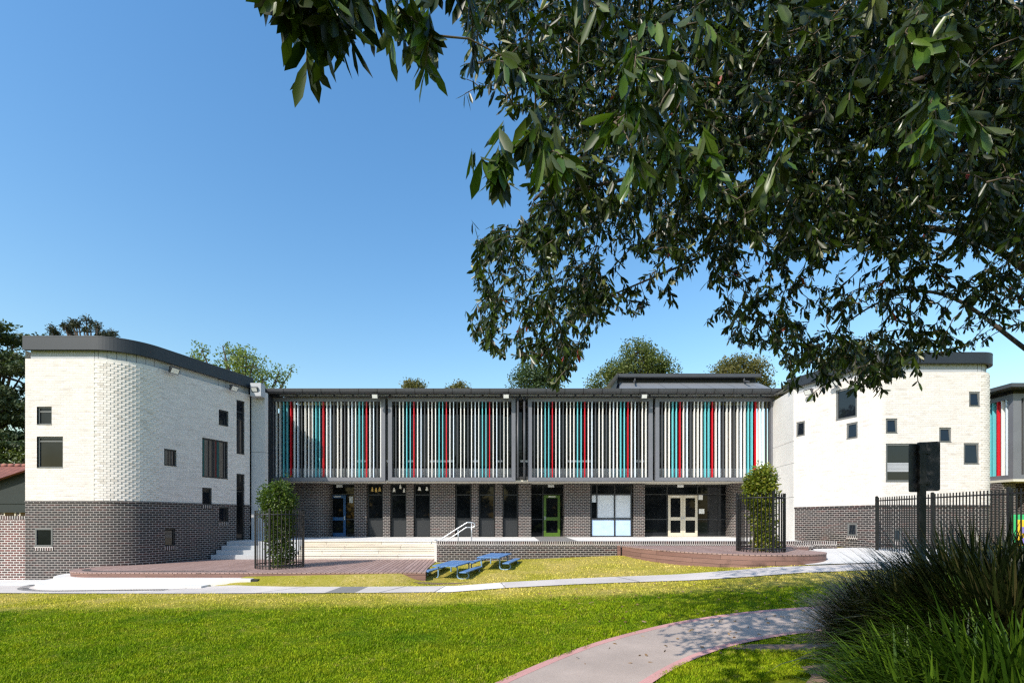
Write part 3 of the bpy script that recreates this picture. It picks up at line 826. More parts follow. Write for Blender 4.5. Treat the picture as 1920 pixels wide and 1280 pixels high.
# recessed glazed entries with doors
def glazed(x0, x1, Y, mull, skip):
    """dark shopfront; skip=(xa,xb,ztop) leaves room for a door"""
    X0, X1 = xat(x0, Y), xat(x1, Y); mb = MB(); top = SOF - .02
    mb.box(X0, X0 + .05, Y, Y + .08, FL, top); mb.box(X1 - .05, X1, Y, Y + .08, FL, top)
    zs = zat(928, Y)
    for x in mull: X = xat(x, Y); mb.box(X - .03, X + .03, Y + .002, Y + .078, FL, top)
    xa, xb = xat(skip[0], Y), xat(skip[1], Y)
    for q, a, c in ((FL + .03, X0 + .05, xa), (FL + .03, xb, X1 - .05), (FL + .95, X0 + .05, xa), (FL + .95, xb, X1 - .05), (zs + .05, X0 + .05, X1 - .05), (top - .03, X0 + .05, X1 - .05)):
        if c - a > .1: mb.box(a, c, Y + .004, Y + .076, q - .03, q + .03)
    w = mb.build('shopfront', M['window_dark'], mid)
    mb = MB()
    for a, c, za, zb in ((X0 + .05, xa, FL, zs), (xb, X1 - .05, FL, zs), (X0 + .05, X1 - .05, zs + .08, top)):
        if c - a > .05: mb.face([(a, Y + .04, za), (c, Y + .04, za), (c, Y + .04, zb), (a, Y + .04, zb)])
    mb.build('pane', M['glass'], w)
    return w
def door(x0, x1, Y, mat, label, hside=1, leaf=1):
    X0, X1 = xat(x0, Y), xat(x1, Y); zt = zat(928, Y); st = .13
    mb = MB(); zm = zat(972, Y)
    for a, c in ((X0, X0 + st), (X1 - st, X1)): mb.box(a, c, Y - .03, Y + .03, FL + .01, zt)
    for q, h in ((FL + .01, .2), (zm - .09, .18), (zt - .15, .15)): mb.box(X0 + st, X1 - st, Y - .028, Y + .028, q, q + h)
    d = mb.build('door', mat, mid); d['label'] = label
    mb = MB()
    for za, zb in ((FL + .21, zm - .09), (zm + .09, zt - .15)): mb.face([(X0 + st, Y, za), (X1 - st, Y, za), (X1 - st, Y, zb), (X0 + st, Y, zb)])
    mb.build('pane', M['glass'], d)
    xh = X1 - st * .5 if hside > 0 else X0 + st * .5
    mb = MB(); mb.tube([(xh, Y - .03, FL + 1.02), (xh, Y - .075, FL + 1.02), (xh - .09 * hside, Y - .075, FL + 1.02)], .011, 6); mb.box(xh - .025, xh + .025, Y - .036, Y - .0305, FL + .92, FL + 1.12)
    mb.build('handle', M['galv'], d)
    mb = MB(); mb.box((X0 + X1) / 2 - .2, (X0 + X1) / 2 + .2, Y - .034, Y - .029, zt - .10, zt - .05); mb.build('door_plate', M['paper'], d)
    return d
YD = YP + .75
glazed(596, 668, YD, [], (617, 649)); door(617.5, 648.5, YD, M['blue_paint'], 'blue framed glass door')
glazed(994, 1058, YD, [1018], (1019, 1051)); door(1019.5, 1050, YD, M['green_paint'], 'green framed glass door', -1)
glazed(1205, 1376, YD, [1251, 1308, 1348], (1252, 1308))
door(1252.5, 1280, YD, M['cream_paint'], 'cream framed glass door leaf hinged at left', 1); door(1280.5, 1307.5, YD, M['cream_paint'], 'cream framed glass door leaf hinged at right', -1)
mb = MB()
for px, py, w, h in ((1314, 932, 8, 9), (1316, 958, 10, 9), (658, 936, 7, 12)):
    q = at(px, py, YD); hw, hh = w / 2 / F * YD, h / 2 / F * YD
    mb.box(q[0] - hw, q[0] + hw, YD + .028, YD + .034, q[2] - hh, q[2] + hh)
mb.build('notice', M['paper'], mid)
for px in (637, 1033, 1275):
    mb = MB(); q = at(px, 911, YD); mb.box(q[0] - .17, q[0] + .17, YD - .08, YD - .03, q[2] - .07, q[2] + .07); mb.build('exit_light', M['white_thing'], mid)
# dark interior behind the glazing, soffit, upper floor, roof
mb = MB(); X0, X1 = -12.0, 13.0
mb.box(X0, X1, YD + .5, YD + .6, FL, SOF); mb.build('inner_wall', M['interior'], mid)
mb = MB(); mb.box(X0 - .4, X1 + .1, YS + .22, YD + 3, SOF, SOF + .06); mb.build('soffit', M['soffit'], mid)
mb = MB()
for px in (650, 722, 790, 1300):
    q = xat(px, YP - .4)
    mb.tube([(q, YP - .5, SOF - .02), (q, YP - .5, SOF - .003)], .13, 16)
mb.build('downlight', M['white_thing'], mid)
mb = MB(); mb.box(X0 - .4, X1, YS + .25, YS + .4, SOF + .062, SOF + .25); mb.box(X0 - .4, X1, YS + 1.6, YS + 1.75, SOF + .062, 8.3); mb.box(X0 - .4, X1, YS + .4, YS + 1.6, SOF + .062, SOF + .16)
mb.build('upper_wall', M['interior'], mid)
mb = MB()
for k in range(9):
    xa = X0 + k * (X1 - X0) / 9; xb = xa + (X1 - X0) / 9
    mb.face([(xa + .04, YS + 1.56, SOF + .9), (xb - .04, YS + 1.56, SOF + .9), (xb - .04, YS + 1.56, 8.1), (xa + .04, YS + 1.56, 8.1)])
mb.build('upper_glazing', M['glass'], mid)
# louvre screens: frame, fins, balustrade glass
PAT = 'DCCTTRCBDCCCTTRCBDCCDCBCTTRCBD'
SCREENS = [(505, 722, 'left screen shaded at its corner by the wing'), (727.5, 966.5, 'second screen from the left'), (990, 1224, 'third screen with its fins seen edge on'), (1229, 1453, 'right screen with wide bright fins')]
for si, (x0, x1, lab) in enumerate(SCREENS):
    X0, X1 = xat(x0, YS), xat(x1, YS); z0_, z1_ = zat(901.5, YS), zat(745, YS); w = .2
    mb = MB(); d0, d1 = YS, YS + .3
    def quadprism(p):
        q = [(a, d0, z) for a, z in p]; r = [(a, d1, z) for a, z in p]
        mb.face(q); mb.face(r[::-1])
        for i in range(4): j = (i + 1) % 4; mb.face([q[j], q[i], r[i], r[j]])
    g = .003
    quadprism([(X0, z0_), (X0 + w - g, z0_ + w - g), (X0 + w - g, z1_ - w + g), (X0, z1_)])
    quadprism([(X1 - w + g, z0_ + w - g), (X1, z0_), (X1, z1_), (X1 - w + g, z1_ - w + g)])
    quadprism([(X0 + g * 2, z0_), (X1 - g * 2, z0_), (X1 - w, z0_ + w - g * 2), (X0 + w, z0_ + w - g * 2)])
    quadprism([(X0 + w, z1_ - w + g * 2), (X1 - w, z1_ - w + g * 2), (X1 - g * 2, z1_), (X0 + g * 2, z1_)])
    s = mb.build('louvre_screen', M['frame_metal'], mid); s['label'] = lab
    n = (31, 33, 32, 32)[si]
    first = {0: 510.3, 1: 741.8, 2: 1002, 3: 1242}[si]
    pat = (PAT + 'C', PAT + 'CCD', PAT + 'CC', PAT + 'DD')[si]
    for k in range(n):
        xf = xat(first + 6.77 * k, YS)
        if xf < X0 + w + .01 or xf > X1 - w - .025: continue
        mb = MB(); mb.box(xf - .019, xf + .019, YS + .035, YS + .205, z0_ + w - .004, z1_ - w + .004)
        mb.build('fin', FIN[pat[k % len(pat)]], s)
    mb = MB(); mb.box(X0 + w, X1 - w, YS + .42, YS + .435, z0_ + .05, z0_ + .68); mb.build('balustrade_glass', M['frost'], s)
    # rail behind the fins
    mb = MB(); mb.box(X0 + w, X1 - w, YS + .29, YS + .30, z0_ + w, z0_ + w + .03); mb.build('fin_rail', M['dark_metal'], s)
# white horizontal bars set behind the screens
mb = MB()
for xa, xb in ((669, 688), (724, 730), (764, 775), (806, 852), (886, 897), (930, 942), (976, 990), (1064, 1108), (1193, 1208)):
    q0, q1 = at(xa, 866, YS + 1.5), at(xb, 864.5, YS + 1.5); mb.box(q0[0], q1[0], YS + 1.5, YS + 1.52, q0[2], q1[2] + .06)
mb.build('white_bar', M['white_thing'], mid)
# eave: gutter, soffit strip, dark fascia
XE0, XE1 = xat(496, 23.7), xat(1478, 23.7)
mb = MB()
prof = [(0, 0), (.02, -.12), (.08, -.2), (.18, -.22), (.3, -.2), (.3, .02), (.0, .02)]
zg = 8.62 - .03
for i in range(len(prof)):
    a, c = prof[i], prof[(i + 1) % len(prof)]
    mb.face([(XE0, 23.7 + c[0], zg + c[1]), (XE1, 23.7 + c[0], zg + c[1]), (XE1, 23.7 + a[0], zg + a[1]), (XE0, 23.7 + a[0], zg + a[1])])
mb.face([(XE0, 23.7 + a[0], zg + a[1]) for a in prof[::-1]]); mb.face([(XE1, 23.7 + a[0], zg + a[1]) for a in prof])
mb.build('gutter', M['dark_metal'], mid)
x = XE0 + .9
while x < XE1 - .2:
    mb = MB()
    for i in range(4):
        a, c = prof[i], prof[i + 1]; e = .006
        mb.face([(x, 23.7 + c[0] - e, zg + c[1] - e), (x + .03, 23.7 + c[0] - e, zg + c[1] - e), (x + .03, 23.7 + a[0] - e, zg + a[1] + (0 if i else .0)), (x, 23.7 + a[0] - e, zg + a[1])])
    x += .92
    mb.build('gutter_bracket', M['black'], mid)
mb = MB(); mb.box(XE0, XE1, 24.0, 24.3, 8.33, 8.5); mb.build('eave_board', M['fascia'], mid)
mb = MB(); x = XE0 + .6
while x < XE1 - .9: mb.box(x, x + .82, 23.99, 24.02, 8.325, 8.355); x += .92
mb.build('eave_strip', M['clad'], mid)
mb = MB(); mb.face([(XE0, 23.75, 8.61), (XE1, 23.75, 8.61), (XE1, 33, 8.9), (XE0, 33, 8.9)]); mb.box(-12.4, 13.2, 32.9, 33, 0, 8.8)
mb.build('roof', M['roof'], mid)
for px in (971, 983):
    q = xat(px, 24.25); mb = MB(); mb.tube([(q, 24.12, 8.45), (q, 24.12, 4.45), (q, 24.25, 4.3), (q, 24.5, 4.25)], .055, 10); mb.build('downpipe', M['dark_metal'], mid)
for px in (703, 949, 1208): floodlight(mid, (xat(px, 23.75), 23.72, 8.22), (0, -1), .4, .15)
# stub pipe at the lower right corner of the right screen
mb = MB(); mb.tube([(xat(1455, 24), 24.1, 4.33), (xat(1460, 23.6), 23.7, 4.36)], .11, 12); mb.build('pipe_stub', M['dark_metal'], mid)
# roof lantern: raised clerestory
lant = []
YL = 29.0
xa, xb = xat(1160, YL), xat(1428, YL); zt = zat(700, YL)
mb = MB(); mb.box(xa, xb, YL, YL + .28, zt - .22, zt); mb.build('lantern_gutter', M['dark_metal'], mid, .03)
mb = MB(); mb.box(xa + .1, xb - .1, YL + .5, YL + 4, 8.6, zt - .1); mb.build('lantern_wall', M['fascia'], mid)
mb = MB(); mb.face([(xa - .55, YL - 2.6, 9.2), (xb - .5, YL - 2.6, 9.2), (xb + .0, YL + .45, zt - .42), (xa + .15, YL + .45, zt - .42)])
for k in range(6):
    X = xa + .9 + k * 1.35; mb.face([(X, YL - 2.6, 9.22), (X + .02, YL - 2.6, 9.22), (X + .17, YL + .45, zt - .40), (X + .15, YL + .45, zt - .40)])
mb.build('lantern_flashing', M['flash'], mid)
mb = MB(); mb.face([(xa - .02, YL - .02, zt - .02), (xa - .75, YL - 2.6, 9.2), (xa - .55, YL - 2.6, 9.2), (xa + .15, YL + .4, zt - .4), (xa + .1, YL + .3, zt - .02)]); mb.build('lantern_glazing', M['glass_coat'], mid)
for X in (xa + 1.0, xb - 1.0):
    mb = MB(); mb.tube([(X, YL + .1, zt - .2), (X, YL + .1, zt - .45), (X - .15, YL - .3, zt - .55), (X - .4, YL - 1.3, zt - .85)], .05, 8); mb.build('downpipe', M['dark_metal'], mid)
mb = MB(); mb.face([(xa - .1, YL, zt + .003), (xb + .1, YL, zt + .003), (xb + .1, YL + 4.2, zt + .2), (xa - .1, YL + 4.2, zt + .2)]); mb.build('lantern_roof', M['roof'], mid)

# ------------------------------------------------------------------ terrace, steps, retaining wall, decks
mb = MB(); YT = 21.3
mb.prism([(-12.38, YT), (-3.1, YT), (-3.1, 19.3), (12.6, 19.3), (12.85, 22), (12.9, YD + .6), (-12.45, YD + .6)], .2, FL, True, False, True)
props(mb.build('terrace', M['pave']), 'pale paved terrace along the classroom doors', 'terrace', kind='structure')
mb = MB(); mb.box(bx(1002), bx(1060), 19.4, YD - .02, FL + .002, FL + .006); props(mb.build('terrace_mat', M['conc_dark']), 'darker paving strip leading to the green door', 'paving', kind='structure')
DZ = .52
def steps(name, X0f, X1, mat, label, cat, tread=.25, lip=False):
    n = 4; rise = (FL - DZ) / n; mb = MB()
    for k in range(n):
        ztop = FL - rise * k; y1 = YT - .003 - tread * k if k else YT - .003; y0 = YT - .003 - tread * (k + 1)
        if k == 0: pass
        xa = X0f(y0) if callable(X0f) else X0f
        mb.box(xa, X1, y0 + (.03 if lip else 0), YT - .003 - tread * k, DZ - .2, ztop - .045 if lip else ztop - .006 * (k == 0))
        if lip: mb.box(xa - .001, X1 + .001, y0, YT - .004 - tread * k, ztop - .044, ztop - .006 * (k == 0))
    o = mb.build(name, mat, None, .008); props(o, label, cat); return o
def wingx(Y): return -13.35 + .34 * (Y - 18.385) + .02
steps('timber_steps', -9.1, -3.12, M['steps_wood'], 'broad pale timber steps from the deck up to the terrace', 'steps', .24, True)
steps('concrete_steps', wingx, -9.12, M['conc_step'], 'grey concrete steps in the shade beside the rounded white wing', 'steps', .24)

# retaining wall with a soldier course on top
RP = Path((-3.0, 19.3), R_(-90)).line(.0001).arc(.22, R_(90)).line(15.6)
rt = thing('retaining_wall', 'low brown brick retaining wall along the terrace edge with upright brick capping', 'wall', (2, 19, .5))
mb = MB(); wall(mb, RP, 0, RP.L, .1, 1.25); mb.build('brick_face', M['brown_brick'], rt)
mb = MB(); band(mb, RP, 0, RP.L, -.24, .012, 1.165, 1.335); mb.build('soldier_cap', M['soldier_brick'], rt)
# planter bit at the right end
mb = MB(); pp = Path((xat(1490, 18.4), 18.3), 0).line(.55).arc(.18, R_(90)).line(1.2)
o = thing('planter_wall', 'short curved brick planter end beside the right wing', 'wall', (11, 18.4, .9))
m2 = MB(); wall(m2, pp, 0, pp.L, .5, 1.12); m2.build('brick_face', M['brown_brick'], o)
m2 = MB(); band(m2, pp, 0, pp.L, -.2, .012, 1.1, 1.27); m2.build('soldier_cap', M['soldier_brick'], o)

# decks
def arc_pts(cx, cy, rx, ry, a0, a1, n=18): return [(cx + rx * math.cos(R_(a0 + (a1 - a0) * i / n)), cy + ry * math.sin(R_(a0 + (a1 - a0) * i / n))) for i in range(n + 1)]
polyA = arc_pts(-13.3, 16.6, 1.45, 1.32, 180, 270, 16) + [(-8, 15.22), (-2.75, 15.36), (-2.9, 16.6), (-3.05, 19.29), (-3.05, YT - .9), (-12.9, YT - .9), (-13.2, 19.6), (-13.7, 18.3), (-14.1, 17.8), (-14.6, 17.34)]
mb = MB(); mb.prism(polyA, 0, DZ - .03, True, False, False); mb.cur = 1; mb.prism(polyA, -.1, DZ - .032, False, False, True)
mb.cur = 2; mb.prism([(p[0], p[1]) for p in polyA], DZ - .03, DZ, True, False, True)
dk = thing('timber_deck', 'wide flat reddish timber deck below the timber steps on the left', 'deck', (-8, 17.5, .3), 'reddish timber decks')
mb2 = MB(); mb2.prism(polyA, DZ - .035, DZ, True, False, True); mb2.build('deck_boards', M['deck'], dk)
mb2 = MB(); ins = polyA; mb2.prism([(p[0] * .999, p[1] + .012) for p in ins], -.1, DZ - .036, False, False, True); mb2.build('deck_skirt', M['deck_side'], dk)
DR = 1.16
polyB = smooth_line([(4.3, 18.98), (4.75, 17.2), (5.6, 15.5), (6.9, 14.35), (8.2, 14.15), (9.3, 14.55), (9.95, 15.35), (9.9, 16.4), (9.9, 17.6)], 8) + [(11.2, 18.25), (11.2, 19.0)]
dk = thing('timber_deck', 'rounded raised reddish timber deck carrying the thin caged tree on the right', 'deck', (7.5, 16.5, .9), 'reddish timber decks')
mb2 = MB(); mb2.prism(polyB, DR - .035, DR, True, False, True); mb2.build('deck_boards', M['deck'], dk)
cB = (7.5, 17); polyBi = [(p[0] + (cB[0] - p[0]) * .004, p[1] + (cB[1] - p[1]) * .004) for p in polyB]
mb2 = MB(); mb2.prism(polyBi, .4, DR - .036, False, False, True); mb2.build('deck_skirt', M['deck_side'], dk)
mb2 = MB(); mb2.box(4.13, 4.24, 18.9, 19.0, .7, 1.18); mb2.build('end_post', M['deck_side'], dk)

# white concrete steps in front of the left deck
def wstep(out, z1, xr):
    n = 20
    pts = arc_pts(-13.3, 16.6, 1.45 + out, 1.32 + out, 186, 270, n) + [(xr, 16.6 - 1.32 - out), (xr, 15.8), (-13.3, 16.2), (-14.6, 17.0)]
    return pts
ws = thing('white_steps', 'low white concrete steps with a rounded end below the left deck', 'steps', (-11.5, 15, 0))
mb = MB(); mb.prism(wstep(.38, 0, -8.05), -.1, .36); mb.build('step', M['conc_white'], ws, .012)
mb = MB(); mb.prism(wstep(.80, 0, -9.3), -.1, .20); mb.build('step', M['conc_white'], ws, .012)
mb = MB(); mb.box(-8.045, -7.85, 14.92, 15.18, .1, .345); mb.build('end_block', M['panel_dark'], ws)
# paving by the two wings
def drape(poly, dz, mat, name, label, n=24, cat='pavement'):
    """grid drape over a convex quad"""
    mb = MB(); a, b, c, d = [np.array(p, float) for p in poly]
    for i in range(n):
        for j in range(n):
            q = []
            for (u, v) in ((i / n, j / n), ((i + 1) / n, j / n), ((i + 1) / n, (j + 1) / n), (i / n, (j + 1) / n)):
                p = (a * (1 - u) + b * u) * (1 - v) + (d * (1 - u) + c * u) * v
                q.append((p[0], p[1], G(p[0], p[1]) + dz))
            mb.face(q, smooth=True)
    return props(mb.build(name, mat), label, cat, kind='structure')
drape([(-30, 15.75), (-14.0, 15.6), (-14.0, 17.5), (-30, 17.5)], .016, M['conc_white'], 'pavement', 'white concrete strip along the foot of the left wing')
drape([(8.6, 14.1), (16.5, 14.3), (16.5, 19.5), (8.6, 19.0)], .03, M['conc_white'], 'pavement', 'white concrete pavement between the right deck and the right wing')

# drain grates: strips of bars
def grate(name, line, w, zf, label):
    mb = MB(); L = 0; acc = 0
    pts = [np.array(p) for p in line]
    for i in range(len(pts) - 1):
        d = pts[i + 1] - pts[i]; l = np.linalg.norm(d); d = d / l; n = np.array([-d[1], d[0]]); s = acc
        while s < l:
            p = pts[i] + d * s; 
            q = [p + n * w / 2, p - n * w / 2, p - n * w / 2 + d * .045, p + n * w / 2 + d * .045]
            mb.face([(x[0], x[1], zf(x[0], x[1])) for x in (q[1], q[2], q[3], q[0])]); s += .085
        acc = s - l
    props(mb.build(name, M['grate']), label, 'drain grate')
grate('drain_grate', arc_pts(-13.3, 16.6, 2.55, 2.36, 196, 270, 24) + [(-10.2, 14.2)], .26, lambda x, y: G(x, y) + .03, 'curved slotted drain grate around the foot of the white steps')
grate('drain_grate', arc_pts(-13.2, 16.6, 1.15, .95, 196, 270, 16) + [(-8.6, 15.72)], .22, lambda x, y: DZ + .004, 'long slotted drain grate along the front of the left deck')

# brick fence and tiled house at far left
fw = thing('brick_fence', 'red and brown brick fence wall joining the left wing', 'wall', (-20, 17.4, 0))
fp = Path((-34, 17.36), 0).line(16.57)
mb = MB(); wall(mb, fp, 0, fp.L, -.3, 2.2); mb.box(-34, -17.43, 17.37, 17.6, -.3, 2.19); mb.build('brick_face', M['red_brick'], fw)
mb = MB(); band(mb, fp, 0, fp.L, -.24, .012, 2.2, 2.32); mb.build('soldier_cap', M['soldier_brick'], fw)
hs = thing('tiled_house', 'small house with red tiled roof and dark gable behind the brick fence', 'house', (-27, 26, 0))
YH = 25.0
mb = MB(); mb.box(-40, -22.5, YH, YH + 7, 0, 3.2); mb.build('house_wall', M['red_brick'], hs)
mb = MB(); mb.face([(-40, YH - .15, 3.0), (-24.5, YH - .15, 3.0), (-24.5, YH - .15, 4.85), (-26.3, YH - .15, 4.2), (-28, YH - .15, 3.5)]); mb.box(-40, -22.4, YH - .12, YH, 2.55, 3.2)
mb.build('gable', M['gable'], hs)
mb = MB(); za, zb = zat(905, YH), zat(872, YH)
mb.face([(-40, YH - .5, za - 2.9), (-26.55, YH - .5, za), (-24.4, YH - .5, zb - .2), (-24.4, YH + 3.5, zb + .35), (-40, YH + 3.5, zb + .35)], [(0, 0), (13.4, 0), (15.6, .5), (15.6, 4), (0, 4)])
mb.build('roof', M['roof_tile'], hs)
mb = MB(); x = -40
while x < -24.6: mb.tube([(x, YH + 3.45, zb + .37), (x + .38, YH + 3.45, zb + .37)], .12, 8); x += .4
mb.build('ridge_tile', M['roof_tile'], hs)
for xx in (-25.9, -25.1):
    mb = MB(); mb.box(xx - .3, xx + .3, YH - .06, YH - .01, 2.3, 2.95); w = mb.build('window', M['cream_paint'], hs)
    mb = MB(); mb.face([(xx - .24, YH - .065, 2.36), (xx + .24, YH - .065, 2.36), (xx + .24, YH - .065, 2.89), (xx - .24, YH - .065, 2.89)]); mb.build('pane', M['glass'], w)

# second screened block at the far right
b2 = thing('classroom_block', 'dark framed classroom block with teal and red fins at the right edge', 'school building', (27, 24, 1))
XS = 24.35; z0_, z1_ = 4.15, 8.3
mb = MB(); mb.box(XS, XS + .3, 25.6, 25.8, z0_, z1_); mb.box(XS, XS + .4, 23.5, 23.72, z0_, z1_); mb.box(XS + .01, XS + .3, 23.72, 25.6, z0_, z0_ + .22); mb.box(XS + .01, XS + .3, 23.72, 25.6, z1_ - .22, z1_)
mb.box(XS + .4, XS + 6, 23.5, 23.75, z0_, z0_ + .22); mb.box(XS + .4, XS + 6, 23.5, 23.75, z1_ - .22, z1_); s = mb.build('louvre_screen', M['frame_metal'], b2)
for k, c in enumerate('BCRTTCB'):
    mb = MB(); y = 23.86 + .22 * k; mb.box(XS + .02, XS + .2, y - .022, y + .022, z0_ + .21, z1_ - .21); mb.build('fin', FIN[c], s)
for k, c in enumerate('DCTTRCBDCC'):
    mb = MB(); x = XS + .55 + .2 * k; mb.box(x - .022, x + .022, 23.53, 23.7, z0_ + .21, z1_ - .21); mb.build('fin', FIN[c], s)
mb = MB(); mb.box(XS - .6, XS + 8, 23.0, 32, 8.5, 8.68); mb.box(XS + .3, XS + 8, 23.8, 32, 8.3, 8.5); mb.build('roof', M['dark_metal'], b2)
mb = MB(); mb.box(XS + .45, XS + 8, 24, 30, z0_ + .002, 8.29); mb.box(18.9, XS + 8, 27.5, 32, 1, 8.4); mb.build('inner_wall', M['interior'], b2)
mb = MB(); mb.box(XS - .1, XS + 8, 23.4, 30, z0_ - .12, z0_ - .004); mb.build('soffit', M['soffit'], b2)
for x in (xat(1891, 24), xat(1945, 24)):
    mb = MB(); mb.box(x - .35, x + .35, 24, 24.7, .9, z0_ - .125); mb.build('pier', M['brown_brick'], b2)
# coloured play panel
pl = thing('play_panel', 'bright green play panel with yellow and violet shapes behind the fence', 'play equipment', (20.2, 19.8, 1))
YQ = 19.8
mb = MB(); mb.box(xat(1896, YQ), xat(1960, YQ), YQ, YQ + .05, 1.0, zat(964, YQ)); mb.build('board', M['play_green'], pl, .02)
mb = MB(); mb.box(xat(1907, YQ), xat(1950, YQ), YQ - .03, YQ - .002, 1.12, zat(974, YQ)); mb.build('trim', M['play_yellow'], pl, .03)
for z in (1.3, 1.75): 
    mb = MB(); mb.box(xat(1911, YQ), xat(1945, YQ), YQ - .045, YQ - .032, z - .12, z + .14); mb.build('inset', M['play_purple'], pl, .01)
mb = MB(); mb.box(xat(1889, YQ), xat(1895, YQ), YQ - .02, YQ + .06, .9, zat(966, YQ)); mb.build('post', M['clad'], pl)

# ------------------------------------------------------------------ tree guards and their trees
def guard(name, cx, cy, zb, r, h, label, gap=None):
    t = thing(name, label, 'tree guard', (cx, cy, zb), 'black tree guards')
    nb = 39
    for k in range(nb):
        a = 2 * PI * (k + .5) / nb; x, y = cx + r * math.cos(a), cy + r * math.sin(a); thick = .028 if k % 13 == 3 else .0105
        mb = MB(); mb.box(x - thick, x + thick, y - thick, y + thick, zb + .002, zb + h + (.06 if k % 13 == 3 else 0)); mb.build('bar', M['black'], t)
    for z in (zb + .12, zb + h - .14):
        mb = MB(); ring = arc_pts(cx, cy, r, r, 0, 360, 40); mb.tube([(p[0], p[1], z) for p in ring], .02, 6, False); mb.build('hoop', M['black'], t)
    return t
guard('tree_guard', -8.14, 16.95, DZ, .77, 1.98, 'round black bar guard around the bushy tree on the left deck')
guard('tree_guard', 8.1, 15.75, DR, .70, 1.86, 'round black bar guard around the thin tree on the right deck')
def cage_tree(cx, cy, zb, label, mat, col, stems, lsize, seed, FILL=1.5):
    """col: list of (z, radius, n leaves)"""
    rg = np.random.default_rng(seed)
    t = thing('caged_tree', label, 'tree', (cx, cy, zb), 'young trees in guards')
    mb = MB()
    for (pts, r) in stems: mb.tube([(cx + p[0], cy + p[1], zb + p[2]) for p in pts], [r * (1 - .6 * i / (len(pts) - 1)) for i in range(len(pts))], 7)
    mb.build('trunk', M['stem_pale'], t)
    P = []; D = []
    for (z, rad, n, ox) in col:
        nk = max(1, int(n * FILL) // 9)
        a = rg.uniform(0, 2 * PI, nk); rr = rad * (.84 if cx < 0 else .95) * np.sqrt(rg.uniform(.1, 1, nk)); zz = z + rg.normal(0, .13, nk)
        for i in range(nk):
            c = np.array([cx + ox + rr[i] * math.cos(a[i]), cy + rr[i] * math.sin(a[i]), zb + zz[i]])
            q = c + rg.normal(0, .075, (9, 3)); P.append(q)
            out = np.array([math.cos(a[i]), math.sin(a[i]), -.1]); D.append(rg.normal(0, .8, (9, 3)) + out)
    P = np.concatenate(P); D = np.concatenate(D); n = len(P)
    leaves('crown', P, D, rg.uniform(.7, 1.2, n) * lsize, rg.uniform(.38, .5, n) * lsize, mat, t, .15, True)
    return t
cage_tree(-8.14, 16.95, DZ, 'bushy dark green young tree filling its guard on the left deck', M['leaf_cage'],
          [(.25, .35, 260, .1), (.55, .4, 300, .05), (.85, .42, 340, 0), (1.15, .44, 360, 0), (1.45, .46, 400, 0), (1.75, .5, 460, 0), (2.05, .62, 620, -.05), (2.35, .64, 640, -.08), (2.6, .55, 480, -.05), (2.82, .32, 240, .0)],
          [([(0, 0, 0), (.05, 0, .8), (-.05, 0, 1.6), (0, 0, 2.5)], .035), ([(.1, 0, 0), (.25, .1, .8), (.2, .1, 1.8)], .025), ([(-.1, .05, 0), (-.2, 0, 1), (-.3, 0, 2)], .025)], .105, 3)
cage_tree(8.1, 15.75, DR, 'thin pale stemmed young tree with golden green leaves on the right deck', M['leaf_cage2'],
          [(.3, .3, 130, .1), (.6, .32, 130, .1), (.95, .32, 110, .1), (1.3, .34, 130, .0), (1.6, .36, 220, -.03), (1.9, .42, 330, -.05), (2.15, .44, 330, -.03), (2.4, .34, 190, .02), (2.6, .16, 70, .05)],
          [([(-.25, 0, 0), (-.22, 0, .8), (-.1, 0, 1.5), (.1, 0, 2.4)], .035), ([(.12, 0, 0), (.08, .05, .6), (-.05, 0, 1.1), (-.12, 0, 1.9)], .035), ([(.12, 0, .4), (.25, 0, 1.0), (.3, 0, 1.6)], .02), ([(0, .1, 0), (.1, .1, .9), (.2, .05, 1.6)], .022)], .115, 5, 3.6)

# ------------------------------------------------------------------ picnic tables
def make_table():
    t = thing('picnic_table', 'x', 'picnic table', (0, 0, 0), 'low blue picnic tables')
    L = 1.62
    for k in range(3):
        mb = MB(); x = (k - 1) * .235; mb.box(x - .113, x + .113, -L / 2, L / 2, .445, .485); mb.build('top_plank', M['timber_blue'], t, .006)
    for s in (-1, 1):
        mb = MB(); mb.box(s * .545 - .1, s * .545 + .1, -L / 2 - .02, L / 2 + .02, .255, .292); mb.build('seat', M['timber_blue'], t, .006)
    for y in (-.52, .52):
        for s in (-1, 1):
            p = smooth_line([(.04, .43), (.2, .43), (.275, .395), (.285, .30), (.285, .12), (.315, .045), (.39, .018), (.50, .018), (.575, .04), (.615, .11), (.60, .19), (.545, .235), (.46, .24)], 4)
            mb = MB(); mb.tube([(s * q[0], y, q[1]) for q in p], .021, 8); mb.build('leg', M['tube_blue'], t)
    return t
def copy_tree(o, parent=None):
    c = o.copy(); COL.objects.link(c); c.parent = parent
    for ch in list(o.children): copy_tree(ch, c)
    return c
t1 = make_table(); t2 = copy_tree(t1)
for t, (x, y), lab in ((t1, (-1.98, 16.55), 'low blue picnic table nearer the footpath with attached bench seats'), (t2, (-.62, 17.72), 'low blue picnic table further back beside the brick retaining wall')):
    ang = -R_(13); t['label'] = lab
    nx = (G(x, y + .4) - G(x, y - .4)) / .8
    t.location = (x, y, G(x, y) - .04); t.rotation_euler = (math.atan(nx) * .1, 0, ang); t.scale = (1.17, 1.17, .98)

